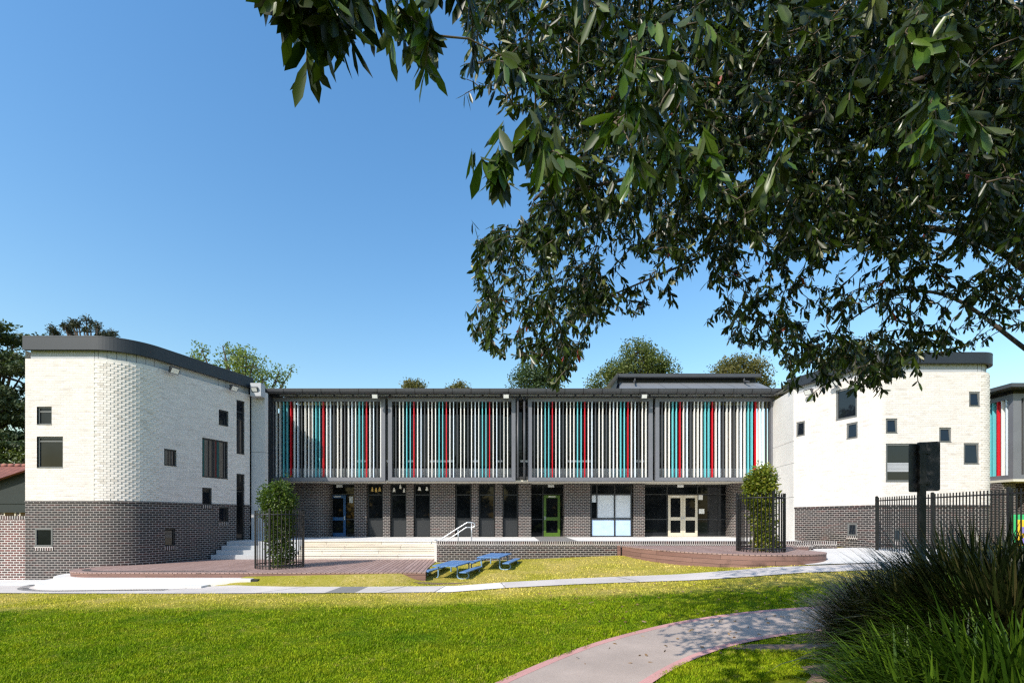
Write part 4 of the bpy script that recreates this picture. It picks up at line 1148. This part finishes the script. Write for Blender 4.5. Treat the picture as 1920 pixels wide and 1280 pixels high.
# handrail on the terrace wall
hr = thing('handrail', 'bent galvanised double handrail on the terrace wall near the tables', 'handrail', (-3, 19.45, 1.25))
YR = 19.5
def hp(cx, cy): q = at(760 + cx / 4.795, 880 + cy / 4.795, YR); return q
mb = MB(); mb.tube(smooth_line([hp(233, 668), hp(236, 645), hp(262, 631), hp(305, 633), hp(420, 560), hp(545, 482), hp(565, 475), hp(600, 477), hp(622, 488), hp(622, 510), hp(600, 520)], 5), .026, 8); mb.build('top_rail', M['galv'], hr)
mb = MB(); mb.tube(smooth_line([hp(355, 648), hp(450, 585), hp(540, 524), hp(560, 519), hp(598, 520)], 5), .022, 8); mb.build('lower_rail', M['galv'], hr)
for px, py in ((475, 540), (595, 480)):
    mb = MB(); a = hp(px, py); mb.tube([(a[0], a[1], a[2]), (a[0], a[1], FL - .01)], .022, 8); mb.build('post', M['galv'], hr)

# ------------------------------------------------------------------ fence and sign on the right
def fence_run(pts, label, first_post):
    t = thing('bar_fence', label, 'fence', (pts[0][0], pts[0][1], 1), 'black bar fence runs')
    a, b = np.array(pts[0]), np.array(pts[1]); L = np.linalg.norm(b - a); d = (b - a) / L; n = (d[1], -d[0])
    za, zb = G(*a), G(*b); top = 3.0
    def obx(mb, s0, s1, b0, b1, z0, z1): mb.obox(a, d, n, s0, s1, b0, b1, z0, z1)
    for s, on in ((0, first_post), (L, True)):
        if on:
            mb = MB(); obx(mb, s - .035, s + .035, -.035, .035, .8, top + .04); mb.tube([(*(a + d * s), top + .04), (*(a + d * s), top + .055)], .03, 8); mb.build('post', M['black'], t)
    for z in (top - .12, 1.28):
        mb = MB(); obx(mb, .03, L - .03, -.02, .02, z - .02, z + .02); mb.build('rail', M['black'], t)
    k = int((L - .1) / .112)
    for i in range(k):
        s = .1 + i * .112; mb = MB(); obx(mb, s - .012, s + .012, -.012, .012, 1.1, top - .0); mb.build('picket', M['black'], t)
FA = [(13.42, 17.8), (13.3, 15.3), (13.15, 12.8), (13.0, 10.3)]
fence_run(FA[0:2], 'black bar fence run in front of the rounded white wing, ending at the sign', True)
fence_run(FA[1:3], 'black bar fence run between the sign and the green play panel', False)
fence_run(FA[2:4], 'black bar fence run in front of the green play panel', False)
sg = thing('sign_post', 'dark street sign seen from behind on a black post above the strappy plants', 'sign', (5.9, 7, .7))
YG = 7.0; xp = xat(1728, YG)
mb = MB(); mb.box(xp - .046, xp + .046, YG - .03, YG + .03, .3, zat(829, YG)); mb.build('post', M['black'], sg, .006)
def plate(O, t, w0, w1, z0, z1, name):
    n = (t[1], -t[0]); r = .03; mb = MB(); pts = []
    for cx_, cz_, a0 in ((w0 + r, z0 + r, 180), (w1 - r, z0 + r, 270), (w1 - r, z1 - r, 0), (w0 + r, z1 - r, 90)):
        for k in range(6): a = R_(a0 + 90 * k / 5); pts.append((cx_ + r * math.cos(a), cz_ + r * math.sin(a)))
    fr = [(O[0] + t[0] * p[0] + n[0] * .004, O[1] + t[1] * p[0] + n[1] * .004, p[1]) for p in pts]; bk = [(O[0] + t[0] * p[0] - n[0] * .004, O[1] + t[1] * p[0] - n[1] * .004, p[1]) for p in pts]
    mb.face(fr); mb.face(bk[::-1])
    for i in range(len(pts)): j = (i + 1) % len(pts); mb.face([fr[j], fr[i], bk[i], bk[j]])
    mb.build(name, M['sign_back'], sg)
plate((xp - .02, YG + .04), (math.cos(R_(12)), math.sin(R_(12))), -.165, .03, zat(922, YG), zat(832, YG), 'plate')
plate((xp + .05, YG + .02), (math.cos(R_(-24)), math.sin(R_(-24))), -.04, .185, zat(920, YG), zat(828, YG), 'plate')
mb = MB()
for y in (848, 905): mb.box(xp - .07, xp + .1, YG - .036, YG - .031, zat(y, YG) - .02, zat(y, YG) + .02)
mb.build('clamp', M['black'], sg)

# ------------------------------------------------------------------ strappy clumps
def clump(cx, cy, n, Lr, h0, mat, label, seed, width=.027, spread=.30, BEND=9, name='strappy_plant'):
    rg = np.random.default_rng(seed)
    az = rg.uniform(0, 2 * PI, n); rr = spread * np.sqrt(rg.uniform(0, 1, n))
    rr = rr * 1.15; bx_, by_ = cx + rr * np.cos(az), cy + rr * np.sin(az)
    bz = np.array([G(x, y) for x, y in zip(bx_, by_)]) - .02
    el = np.radians(np.clip(rg.normal(64, 16, n), 24, 89)); az2 = az + rg.normal(0, .5, n)
    L = rg.uniform(Lr[0], Lr[1], n); S = 6; seg = L / S
    p = np.stack([bx_, by_, bz], 1); V = []
    side = np.stack([-np.sin(az2), np.cos(az2), np.zeros(n)], 1)
    bend = np.radians(rg.uniform(1, BEND, n))
    for k in range(S + 1):
        w = width * rg.uniform(.8, 1.1, n) * (1 - (k / S) ** 4 * .9) * .5
        V.append(p + side * w[:, None]); V.append(p - side * w[:, None])
        dirv = np.stack([np.cos(el) * np.cos(az2), np.cos(el) * np.sin(az2), np.sin(el)], 1)
        p = p + dirv * seg[:, None]; el = el - bend * (1 + .35 * k)
    V = np.stack(V, 1); m_ = 2 * (S + 1); i = (np.arange(n) * m_)[:, None]
    F_ = [i + np.array([2 * k, 2 * k + 1, 2 * k + 3, 2 * k + 2]) for k in range(S)]
    o = np_mesh(name, V.reshape(-1, 3), [np.concatenate(F_)], mat, smooth=True)
    return props(o, label, 'plant', 'strappy leaved clumps')
clump(4.02, 4.8, 3600, (.75, 1.2), 0, M['strap_dark'], 'dark strappy clump with tips over the path, leftmost at the back', 21, .031)
clump(4.65, 4.75, 3200, (1.05, 1.65), 0, M['strap_dark'], 'tall dark strappy clump right below the sign post', 22)
clump(5.35, 4.75, 3000, (1.05, 1.6), 0, M['strap_dark'], 'dark strappy clump to the right of the sign post', 23)
clump(5.3, 4.1, 2600, (.95, 1.4), 0, M['strap_dark'], 'dark strappy clump against the right edge', 24)
clump(4.2, 4.0, 4200, (.95, 1.4), 0, M['strap_dark'], 'drooping dark strappy clump with brown blades in the middle of the bed', 25)
clump(3.0, 3.3, 1500, (.6, .95), 0, M['strap_green'], 'green strappy clump leaning over the lawn, leftmost at the front', 26, .027, .34)
clump(3.4, 2.95, 1700, (.7, 1.1), 0, M['strap_green'], 'bright green strappy clump in the bottom right corner', 27, .029, .36)
clump(3.6, 3.5, 1600, (.75, 1.15), 0, M['strap_green'], 'green strappy clump below the drooping dark one', 28, .027, .36)

# ------------------------------------------------------------------ grass
def in_path2(X, Y):
    P = np.array(P2); d = np.min(np.hypot(X[:, None] - P[None, :, 0], Y[:, None] - P[None, :, 1]), 1); return d < .755 + .035 * np.sin(X * 9 + np.sin(Y * 7) * 2) + rng.normal(0, .02, len(X))
def grass():
    n = 520000
    # density falls with the square of the distance
    Y = 1 / (1 / 5.2 + rng.uniform(0, 1, n) * (1 / 19.2 - 1 / 5.2))
    X = Y * rng.uniform(-1.1, .98, n)
    keep = ~in_path2(X, Y)
    yc = np.interp(X, [p[0] for p in P1], [p[1] for p in P1])
    up = np.interp(X, [-18, -14, -10.5, -7], [.95, .85, .75, .62]); dn = np.interp(X, [-18, -12, -7], [.75, .7, .58])
    jit = rng.normal(0, .03, n)
    keep &= ~((Y > yc - dn + .03 + jit) & (Y < yc + up - .03 + jit))
    keep &= ~((Y > 15.15) & (X < -2.85)); keep &= ~((Y > yc) & (X < -9.2)); keep &= ~((Y > 14.1) & (X < -7.8))
    keep &= (Y < 18.95)
    # right deck outline
    bxs = [3.9, 4.3, 4.75, 5.6, 6.9, 8.2, 9.3, 20]; bys = [18.98, 18.9, 17.2, 15.5, 14.35, 14.15, 13.75, 13.6]
    keep &= ~((X > 4.1) & (Y > np.interp(X, bxs, bys) - .02))
    keep &= ~(((X - 3.85) / .8) ** 2 + ((Y - 6.75) / .2) ** 2 < rng.uniform(.5, 1.2, n))
    keep &= ~(((X - 4.4) / 1.5) ** 2 + ((Y - 4.4) / 1.3) ** 2 < 1)
    X, Y = X[keep], Y[keep]; n = len(X)
    Z = np.array([G(x, y) for x, y in zip(X, Y)])
    tuft = .45 + .9 * (np.sin(X * 3.1 + np.sin(Y * 2.3)) * np.sin(Y * 3.7 + np.sin(X * 1.9)) * .5 + .5)
    h = rng.uniform(.022, .055, n) * tuft * np.where(Y > 11.3, .75, 1.0)
    az = rng.uniform(0, 2 * PI, n); lean = rng.uniform(.15, .9, n)
    w = rng.uniform(.006, .012, n) * (.6 + Y / 14)
    b = np.stack([X, Y, Z - .004], 1); side = np.stack([-np.sin(az), np.cos(az), 0 * az], 1) * (w / 2)[:, None]
    out = np.stack([np.cos(az), np.sin(az), 0 * az], 1)
    mid_ = b + out * (h * lean * .35)[:, None] + np.array([0, 0, 1]) * (h * .62)[:, None]
    tip = b + out * (h * lean)[:, None] + np.array([0, 0, 1]) * h[:, None]
    V = np.stack([b - side, b + side, mid_ + side * .8, mid_ - side * .8, tip], 1)
    i = (np.arange(n) * 5)[:, None]
    o = np_mesh('grass', V.reshape(-1, 3), [i + np.array([0, 1, 2, 3]), i + np.array([3, 2, 4])], M['grass'])
    props(o, 'short blades of grass all over the lawn', 'grass', kind='stuff')
grass()
def litter():
    n = 240; X = rng.uniform(.5, 6.5, n); Y = rng.uniform(6.2, 12.5, n)
    Z = np.array([G(a, c) for a, c in zip(X, Y)]) + .034
    d = rng.normal(0, 1, (n, 3)); d[:, 2] *= .25
    o = leaves('fallen_leaves', np.stack([X, Y, Z], 1), d, rng.uniform(.05, .10, n), rng.uniform(.018, .032, n), M['leaf_litter'], None, .3)
    props(o, 'scattered dry fallen leaves on the path and lawn under the tree', 'leaves', kind='stuff')
litter()

# ------------------------------------------------------------------ big foreground tree
def fg_tree():
    t = thing('large_tree', 'large dark leafy tree overhanging the picture from the upper right', 'tree', (7.6, 5.4, .5))
    limbs = [
        ([(7.6, 5.4, .2), (7.55, 5.4, 1.6), (7.4, 5.4, 3.0), (7.0, 5.3, 4.4), (6.2, 5.2, 5.6)], .22, .12),
        ([(6.2, 5.2, 5.6), (5.0, 5.0, 6.5), (3.8, 4.9, 6.85), (2.6, 4.8, 6.7), (1.5, 4.6, 6.2), (.7, 4.5, 5.6), (.2, 4.4, 5.1)], .085, .012),
        ([(7.4, 5.4, 3.0), (6.6, 5.7, 4.6), (5.7, 6.0, 5.7), (4.4, 6.3, 6.0), (3.2, 6.3, 5.9), (2.0, 6.0, 5.3), (1.0, 5.8, 4.8)], .05, .007),
        ([(6.2, 5.2, 5.6), (5.0, 4.0, 6.6), (3.6, 2.8, 7.2), (2.2, 1.9, 6.4), (.9, 1.4, 5.7), (0, 1.3, 4.9)], .06, .010),
        ([(7.0, 5.3, 4.4), (6.5, 4.6, 5.2), (5.2, 4.0, 5.8), (3.8, 3.7, 5.7), (2.4, 3.5, 5.2), (1.2, 3.4, 4.7), (.4, 3.4, 4.5)], .045, .009),
        ([(7.4, 5.4, 3.0), (7.0, 6.4, 4.3), (6.4, 6.9, 5.3), (5.6, 6.8, 5.4), (4.9, 6.6, 5.1), (4.3, 6.4, 4.7)], .035, .007),
    ]
    nodes = []; mb = MB()
    for pts, r0, r1 in limbs:
        pl = smooth_line(pts, 6); k = len(pl)
        mb.tube(pl, [r0 + (r1 - r0) * i / (k - 1) for i in range(k)], 9)
        if pts[0][2] > 1: nodes += pl
        else: nodes += pl[-8:]
    mb.build('trunk', M['bark'], t)
    # outline of the crown as surveyed from the ground, sampled in depth
    outline = [(850, -80), (868, 40), (900, 120), (945, 190), (1000, 245), (985, 330), (1000, 410), (895, 440), (885, 500), (890, 560), (880, 620), (905, 660), (960, 668), (1010, 690), (1045, 722), (1075, 700), (1105, 640), (1150, 600),
               (1200, 596), (1235, 545), (1290, 515), (1335, 540), (1350, 600), (1385, 648), (1440, 650), (1480, 700), (1560, 715), (1640, 735), (1690, 690), (1760, 660), (1830, 660), (1930, 610), (2150, 560), (2150, -80)]
    O = np.array(outline, float)
    def inside(x, y):
        c = np.zeros(len(x), bool); j = len(O) - 1
        for i in range(len(O)):
            xi, yi = O[i]; xj, yj = O[j]
            c ^= ((yi > y) != (yj > y)) & (x < (xj - xi) * (y - yi) / (yj - yi + 1e-9) + xi); j = i
        return c
    def samp(n, dens):
        xs, ys = [], []
        got = 0
        while got < n:
            x = rng.uniform(820, 2150, 4000); y = rng.uniform(-80, 745, 4000); k = inside(x, y) & (rng.uniform(0, 1, 4000) < dens(x, y))
            xs.append(x[k]); ys.append(y[k]); got += k.sum()
        return np.concatenate(xs)[:n], np.concatenate(ys)[:n]
    def dens(x, y):
        d = np.where(y > 420, .62, .85)
        d = d + .5 * (x > 1300) * (y < 480) + .3 * ((x < 1130) & (y > 430)) - .25 * ((x > 1130) & (x < 1330) & (y > 470)) - .34 * ((x > 1480) & (y > 440) & (y < 640))
        wob = .5 + .5 * np.sin(x / 61 + np.sin(y / 47) * 2) * np.sin(y / 53 + np.sin(x / 71) * 1.5)
        return np.clip(d * (.45 + .8 * wob), 0, 1)
    x, y = samp(7600, dens)
    Z = 3.0 + 3.6 * rng.uniform(0, 1, len(x)) ** 1.1; near = rng.uniform(0, 1, len(x)) < np.where(y < 380, .025, .0); Z = np.where(near, rng.uniform(2.1, 3.2, len(x)), Z)
    Z = np.where((y > 480), rng.uniform(3.4, 7.0, len(x)), Z)
    C = np.stack([(x - CX) / F * Z, Z, E + (CY - y) / F * Z], 1)
    extra = []
    def tuft(px, py, Zc, n, s=.12):
        for _ in range(n): extra.append(np.array(at(px, py, Zc)) + rng.normal(0, s, 3) * np.array([1, 1, .6]))
    tuft(590, 30, 1.75, 4, .07); tuft(505, -12, 1.7, 2, .03); tuft(600, 75, 1.8, 3, .05); tuft(545, 0, 1.6, 2, .03); tuft(560, -30, 1.65, 2, .03); tuft(660, 15, 1.8, 2, .05); tuft(535, -20, 1.6, 2, .05); tuft(640, -20, 1.8, 4, .1); tuft(735, -15, 1.9, 4, .1)
    tuft(755, 55, 2.1, 3, .09); tuft(785, 105, 2.1, 2, .06); tuft(820, -10, 2.2, 5, .14); tuft(860, 95, 2.6, 4, .12); tuft(905, 150, 3, 4, .12); tuft(925, 40, 2.3, 4, .12)
    tuft(935, 330, 2.05, 3, .04); tuft(1080, 300, 2.05, 3, .05); tuft(1170, 330, 2.05, 2, .05); tuft(1330, 300, 2.1, 3, .05); tuft(950, 285, 2.1, 3, .05); tuft(1010, 275, 2.2, 3, .08); tuft(1120, 270, 2.2, 3, .08); tuft(1250, 255, 2.2, 2, .05); tuft(1240, 175, 2.1, 3, .1)
    tuft(1230, 560, 4.5, 4, .1); tuft(1275, 562, 4.6, 2, .05); tuft(1340, 585, 4.6, 2, .05); tuft(1045, 705, 4.6, 4, .07); tuft(930, 660, 4.6, 2, .04); tuft(1480, 725, 4.7, 3, .06); tuft(1720, 80, 2.0, 2, .05); tuft(1810, 70, 1.9, 2, .05); tuft(1730, 225, 2.0, 2, .05)
    tuft(1640, 722, 3.9, 6, .1); tuft(1560, 705, 4.2, 6, .12); tuft(1700, 690, 4.3, 5, .1); tuft(1040, 690, 4.4, 5, .09); tuft(1400, 640, 4.8, 4, .12)
    C = np.concatenate([C, np.array(extra)])
    # the crown goes on above and behind the camera
    oh = np.stack([rng.uniform(-.6, 6.5, 900), rng.uniform(-2.2, 3.6, 900), rng.uniform(5.6, 8.4, 900)], 1)
    oh = np.concatenate([oh, np.stack([rng.uniform(-2.4, 2.2, 420), rng.uniform(2.4, 5.0, 420), rng.uniform(7.4, 8.9, 420)], 1)])  # unseen upper clusters added to strengthen the shadow on the right lawn
    oh = oh[(oh[:, 2] - E) > 1.12 * np.maximum(oh[:, 1], 0) + .35]
    C = np.concatenate([C, oh])
    nn = np.array(nodes, float)
    order = np.argsort([np.min(np.linalg.norm(nn - c, axis=1)) for c in C])
    twig = MB(); buf = np.zeros((len(nn) + 3 * len(C), 3)); buf[:len(nn)] = nn; m_ = len(nn)
    LP, LD, LS, LM = [], [], [], []
    for i in order:
        c = C[i]; dv = buf[:m_] - c
        dist = np.linalg.norm(dv, axis=1) + np.maximum(0, -dv[:, 2]) * .8
        j = int(np.argmin(dist)); a = buf[j]; L = np.linalg.norm(c - a)
        if L > .02:
            sag = np.array([0, 0, .10 * L]) + rng.normal(0, .05 * L, 3)
            m1 = a + (c - a) * .35 + sag; m2 = a + (c - a) * .7 + sag * .8
            r0 = min(.018, .0035 + .006 * L)
            twig.tube([a, m1, m2, c], [r0, r0 * .8, r0 * .62, .0028], 4, False)
            buf[m_] = m1; buf[m_ + 1] = m2; m_ += 2
            td = (c - m2) / max(1e-6, np.linalg.norm(c - m2))
        else: td = np.array([0, 0, -1.0])
        buf[m_] = c; m_ += 1
        k = rng.integers(10, 17); ax = td * .45 + np.array([0, 0, -.7])
        a1 = np.cross(ax, rng.normal(size=3)); a1 /= np.linalg.norm(a1); a2 = np.cross(ax, a1); a2 /= np.linalg.norm(a2)
        for q in range(k):
            th = q * 2.4 + rng.uniform(-.4, .4); back = rng.uniform(0, .20)
            base = c - td * back
            d = ax * rng.uniform(.5, 1.1) + (a1 * math.cos(th) + a2 * math.sin(th)) * rng.uniform(.25, .75)
            LP.append(base); LD.append(d); LS.append(rng.uniform(.058, .105) * (1.55 if c[1] < 2.3 else 1))
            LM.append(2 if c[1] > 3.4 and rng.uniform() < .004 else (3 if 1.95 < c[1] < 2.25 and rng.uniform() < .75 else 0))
        if rng.uniform() < .16:
            for q in range(3): LP.append(c); LD.append(td + rng.normal(0, .35, 3) + np.array([0, 0, .5])); LS.append(rng.uniform(.045, .08)); LM.append(1)
    twig.build('twigs', M['twig'], t)
    LS = np.array(LS)
    leaves('crown', np.array(LP), np.array(LD), LS, LS * rng.uniform(.24, .31, len(LS)), [M['leaf_fg'], M['leaf_new'], M['leaf_red'], M['leaf_sunlit']], t, .16, True, .12, np.array(LM))
fg_tree()

# ------------------------------------------------------------------ trees beyond the roofs
def bg_tree(name, label, base, trunk_top, blobs, nclump, per, csize, lsize, mat, seed, shell=.55, group='trees beyond the school roofs', flat=1.0, twigs=True, trunk_r=.25):
    rg = np.random.default_rng(seed)
    t = thing(name, label, 'tree', base, group)
    mb = MB(); b = np.array(base, float); tt = np.array(trunk_top, float)
    mb.tube([b, b + (tt - b) * .4 + [.1, 0, 0], b + (tt - b) * .75, tt], [trunk_r, trunk_r * .8, trunk_r * .6, trunk_r * .3], 8)
    Cs = []
    vol = np.array([bb[3] * bb[4] * bb[5] for bb in blobs]) ** .67; pr = vol / vol.sum()
    for bi, bb in enumerate(blobs):
        k = max(4, int(nclump * pr[bi])); d = unit(rg.normal(size=(k, 3))); r = shell + (1 - shell) * rg.uniform(0, 1, (k, 1)) ** .6
        Cs.append(np.array(bb[:3]) + d * r * np.array(bb[3:6]))
        s = b + (tt - b) * rg.uniform(.5, .95)
        mb.tube([s, s + (np.array(bb[:3]) - s) * .5 + [0, 0, .2], bb[:3]], [trunk_r * .4, trunk_r * .28, trunk_r * .12], 6)
        if twigs:
            for c in Cs[-1][::3]: mb.tube([bb[:3], (np.array(bb[:3]) + c) / 2 + rg.normal(0, .1, 3), c], [trunk_r * .13, trunk_r * .08, trunk_r * .03], 4, False)
    mb.build('trunk', M['bark'], t)
    Cs = np.concatenate(Cs); per = int(per * 1.5); P = np.repeat(Cs, per, 0) + rg.normal(0, 1, (len(Cs) * per, 3)) * csize * np.array([1, 1, flat])
    n = len(P); D = rg.normal(0, 1, (n, 3))
    leaves('crown', P, D, lsize * rg.uniform(.7, 1.3, n), lsize * rg.uniform(.35, .6, n), mat, t, .1, False)
    return t
# cedar with layered boughs
cb = []
for k in range(13):
    z = 4.5 + k * .8
    for s in range(3): cb.append((-34 + random.uniform(-2.8, 2.8), 32 + random.uniform(-2, 2), z + random.uniform(-.2, .2), 2.3, 1.8, .26))
bg_tree('cedar_tree', 'dark layered cedar beside the left wing', (-34, 32, 0), (-34, 32, 13), cb, 900, 36, .24, .24, M['leaf_cedar'], 31, .2, flat=.35)
bg_tree('small_tree', 'bushy green tree with a yellow tint behind the red tiled house', (-31, 30, 0), (-31, 30, 5), [(-31, 30, 5.2, 2.4, 1.8, 1.6), (-33, 30, 4.8, 2, 1.6, 1.4)], 160, 26, .3, .22, M['leaf_mid'], 39)
# knobbly upright tree over the wing's roof
kb = []
for k in range(34):
    x = random.uniform(106, 222); y = 604 + (abs(x - 165) / 60) ** 2 * 24 + random.uniform(0, 26); q = at(x, y, 31); kb.append((q[0], q[1] + random.uniform(-.8, .8), q[2], .17, .17, .2))
bg_tree('knobbly_tree', 'dark tree with knobbly tufts poking above the left wing roof', (-26.9, 31, 0), (-26.9, 31, 12.6), kb, 230, 16, .09, .13, M['leaf_knob'], 32, .3, twigs=False)
lb = []
for x, y, r in ((362, 668, .55), (392, 664, .5), (410, 668, .7), (428, 660, .6), (445, 668, .8), (460, 690, .9), (440, 695, .9), (475, 676, .7), (490, 695, .8), (505, 706, .7), (470, 712, 1.0), (522, 700, .5), (534, 688, .3), (420, 650, .3), (380, 700, .6), (350, 662, .3), (365, 690, .5), (500, 718, .8)):
    q = at(x, y, 30); lb.append((q[0], q[1] + random.uniform(-1, 1), q[2], r, r, r * 1.05))
bg_tree('light_green_tree', 'airy light green tree rising behind the left wing roof', (-17, 30, 0), (-17, 30, 9.5), lb, 300, 9, .14, .17, M['leaf_light'], 33, .3)
def crown_from(pts, Y): return [(*(lambda q: (q[0], q[1] + random.uniform(-1, 1), q[2]))(at(x, y, Y)), r, r, r * .85) for x, y, r in pts]
bg_tree('small_tree', 'little round treetop just above the roof line over the second screen', (xat(772, 55), 55, 0), (xat(772, 55), 55, 16), crown_from([(764, 726, .55), (775, 722, .65), (786, 726, .5), (778, 732, .9)], 55), 60, 22, .25, .26, M['leaf_olive'], 34)
bg_tree('small_tree', 'low sliver of treetop above the roof left of the overhanging branch', (xat(862, 55), 55, 0), (xat(862, 55), 55, 15), crown_from([(855, 732, .5), (866, 730, .6), (875, 733, .5), (842, 734, .4)], 55), 50, 22, .22, .26, M['leaf_olive'], 35)
bg_tree('fir_like_tree', 'dark green pointed tree behind the hanging branch above the third screen', (xat(1003, 45), 45, 0), (xat(1003, 45), 45, 15.5), crown_from([(1005, 692, 1.0), (995, 700, 1.2), (1015, 700, 1.2), (985, 712, 1.3), (1025, 712, 1.3), (1003, 712, 1.5), (972, 722, 1), (1036, 722, 1)], 45), 150, 24, .28, .24, M['leaf_dark'], 36)
bg_tree('broad_tree', 'large domed green tree behind the roof lantern', (xat(1195, 45), 45, 0), (xat(1195, 45), 45, 14.5),
        crown_from([(1185, 668, 1.2), (1205, 662, 1.1), (1220, 675, 1.1), (1195, 685, 1.5), (1165, 690, 1.3), (1150, 704, 1.2), (1130, 715, 1.1), (1175, 708, 1.5), (1240, 688, 1.1), (1255, 694, .7), (1215, 700, 1.5), (1245, 706, 1.2), (1118, 722, .8)], 45), 330, 26, .26, .24, M['leaf_mid'], 37)
bg_tree('broad_tree', 'rounded olive tree behind the right end of the roof lantern', (xat(1385, 50), 50, 0), (xat(1385, 50), 50, 14.5),
        crown_from([(1355, 696, 1.2), (1378, 688, 1.3), (1400, 688, 1.3), (1420, 698, 1.2), (1432, 714, 1.1), (1385, 706, 1.8), (1345, 712, 1.2), (1410, 715, 1.6)], 50), 230, 26, .28, .25, M['leaf_olive'], 38)
bg_tree('broad_tree', 'olive tree showing above the right wing roof behind the leaves', (xat(1600, 42), 42, 0), (xat(1600, 42), 42, 14),
        crown_from([(1575, 672, 1.0), (1600, 662, 1.1), (1625, 668, 1.0), (1600, 682, 1.4), (1560, 690, 1), (1640, 685, .9)], 42), 150, 24, .28, .25, M['leaf_olive'], 40)
# trees across the lawn behind the camera, the dark shapes mirrored in the glass
for k, (x, y, h, s) in enumerate(((-20, -26, 12, 51), (-9, -30, 13, 52), (3, -27, 12, 53), (14, -30, 13, 54), (26, -26, 12, 55), (-32, -28, 12, 56))):
    bl = [(x + random.uniform(-3.5, 3.5), y + random.uniform(-2, 2), h * .5 + random.uniform(-4.5, 3.5), 3.2, 2.6, 2.4) for _ in range(12)]
    bg_tree('broad_tree', 'dark tree across the lawn facing the school', (x, y, 0), (x, y, h * .7), bl, 420, 9, .5, .95, M['leaf_dark'], s, .3, group='trees across the lawn', twigs=False)

# ------------------------------------------------------------------ light, sky, camera
EL, AZ = R_(40), R_(40)
sun = bpy.data.lights.new('sun', 'SUN'); sun.energy = 4.0; sun.angle = R_(.53); sun.color = (1, .935, .835)
so = bpy.data.objects.new('sun', sun); COL.objects.link(so)
to_sun = Vector((-math.sin(AZ) * math.cos(EL), -math.cos(AZ) * math.cos(EL), math.sin(EL)))
so.rotation_euler = (-to_sun).to_track_quat('-Z', 'Y').to_euler(); so.location = (-20, -20, 30)
w = bpy.data.worlds.new('World'); SC.world = w; w.use_nodes = True
nt = w.node_tree; nt.nodes.clear()
sky = N(nt, 'ShaderNodeTexSky', sky_type='NISHITA'); sky.sun_disc = False
sky.sun_elevation = EL; sky.sun_rotation = math.atan2(to_sun.x, to_sun.y)
sky.air_density = 1.7; sky.dust_density = .9; sky.ozone_density = 3.5; sky.altitude = 0
bg = N(nt, 'ShaderNodeBackground'); bg.inputs[1].default_value = .15
ow = N(nt, 'ShaderNodeOutputWorld')
hsv = N(nt, 'ShaderNodeHueSaturation'); hsv.inputs['Hue'].default_value = .503; hsv.inputs['Saturation'].default_value = 1.28
nt.links.new(sky.outputs[0], hsv.inputs['Color']); nt.links.new(hsv.outputs[0], bg.inputs[0]); nt.links.new(bg.outputs[0], ow.inputs[0])

cam = bpy.data.cameras.new('camera'); co = bpy.data.objects.new('camera', cam); COL.objects.link(co)
co.location = (0, 0, E); co.rotation_euler = (R_(90), 0, 0)
cam.sensor_width = 36; cam.sensor_fit = 'HORIZONTAL'; cam.lens = F / 1920 * 36
cam.shift_y = (CY - 640) / 1920; cam.clip_start = .05; cam.clip_end = 2000
SC.camera = co
vs = SC.view_settings; vs.view_transform = 'Standard'; vs.look = 'None'; vs.exposure = .5; vs.gamma = 1
SC.cycles.use_denoising = False; SC.cycles.filter_width = 1.35
SC.cycles.max_bounces = 6; SC.cycles.transparent_max_bounces = 8
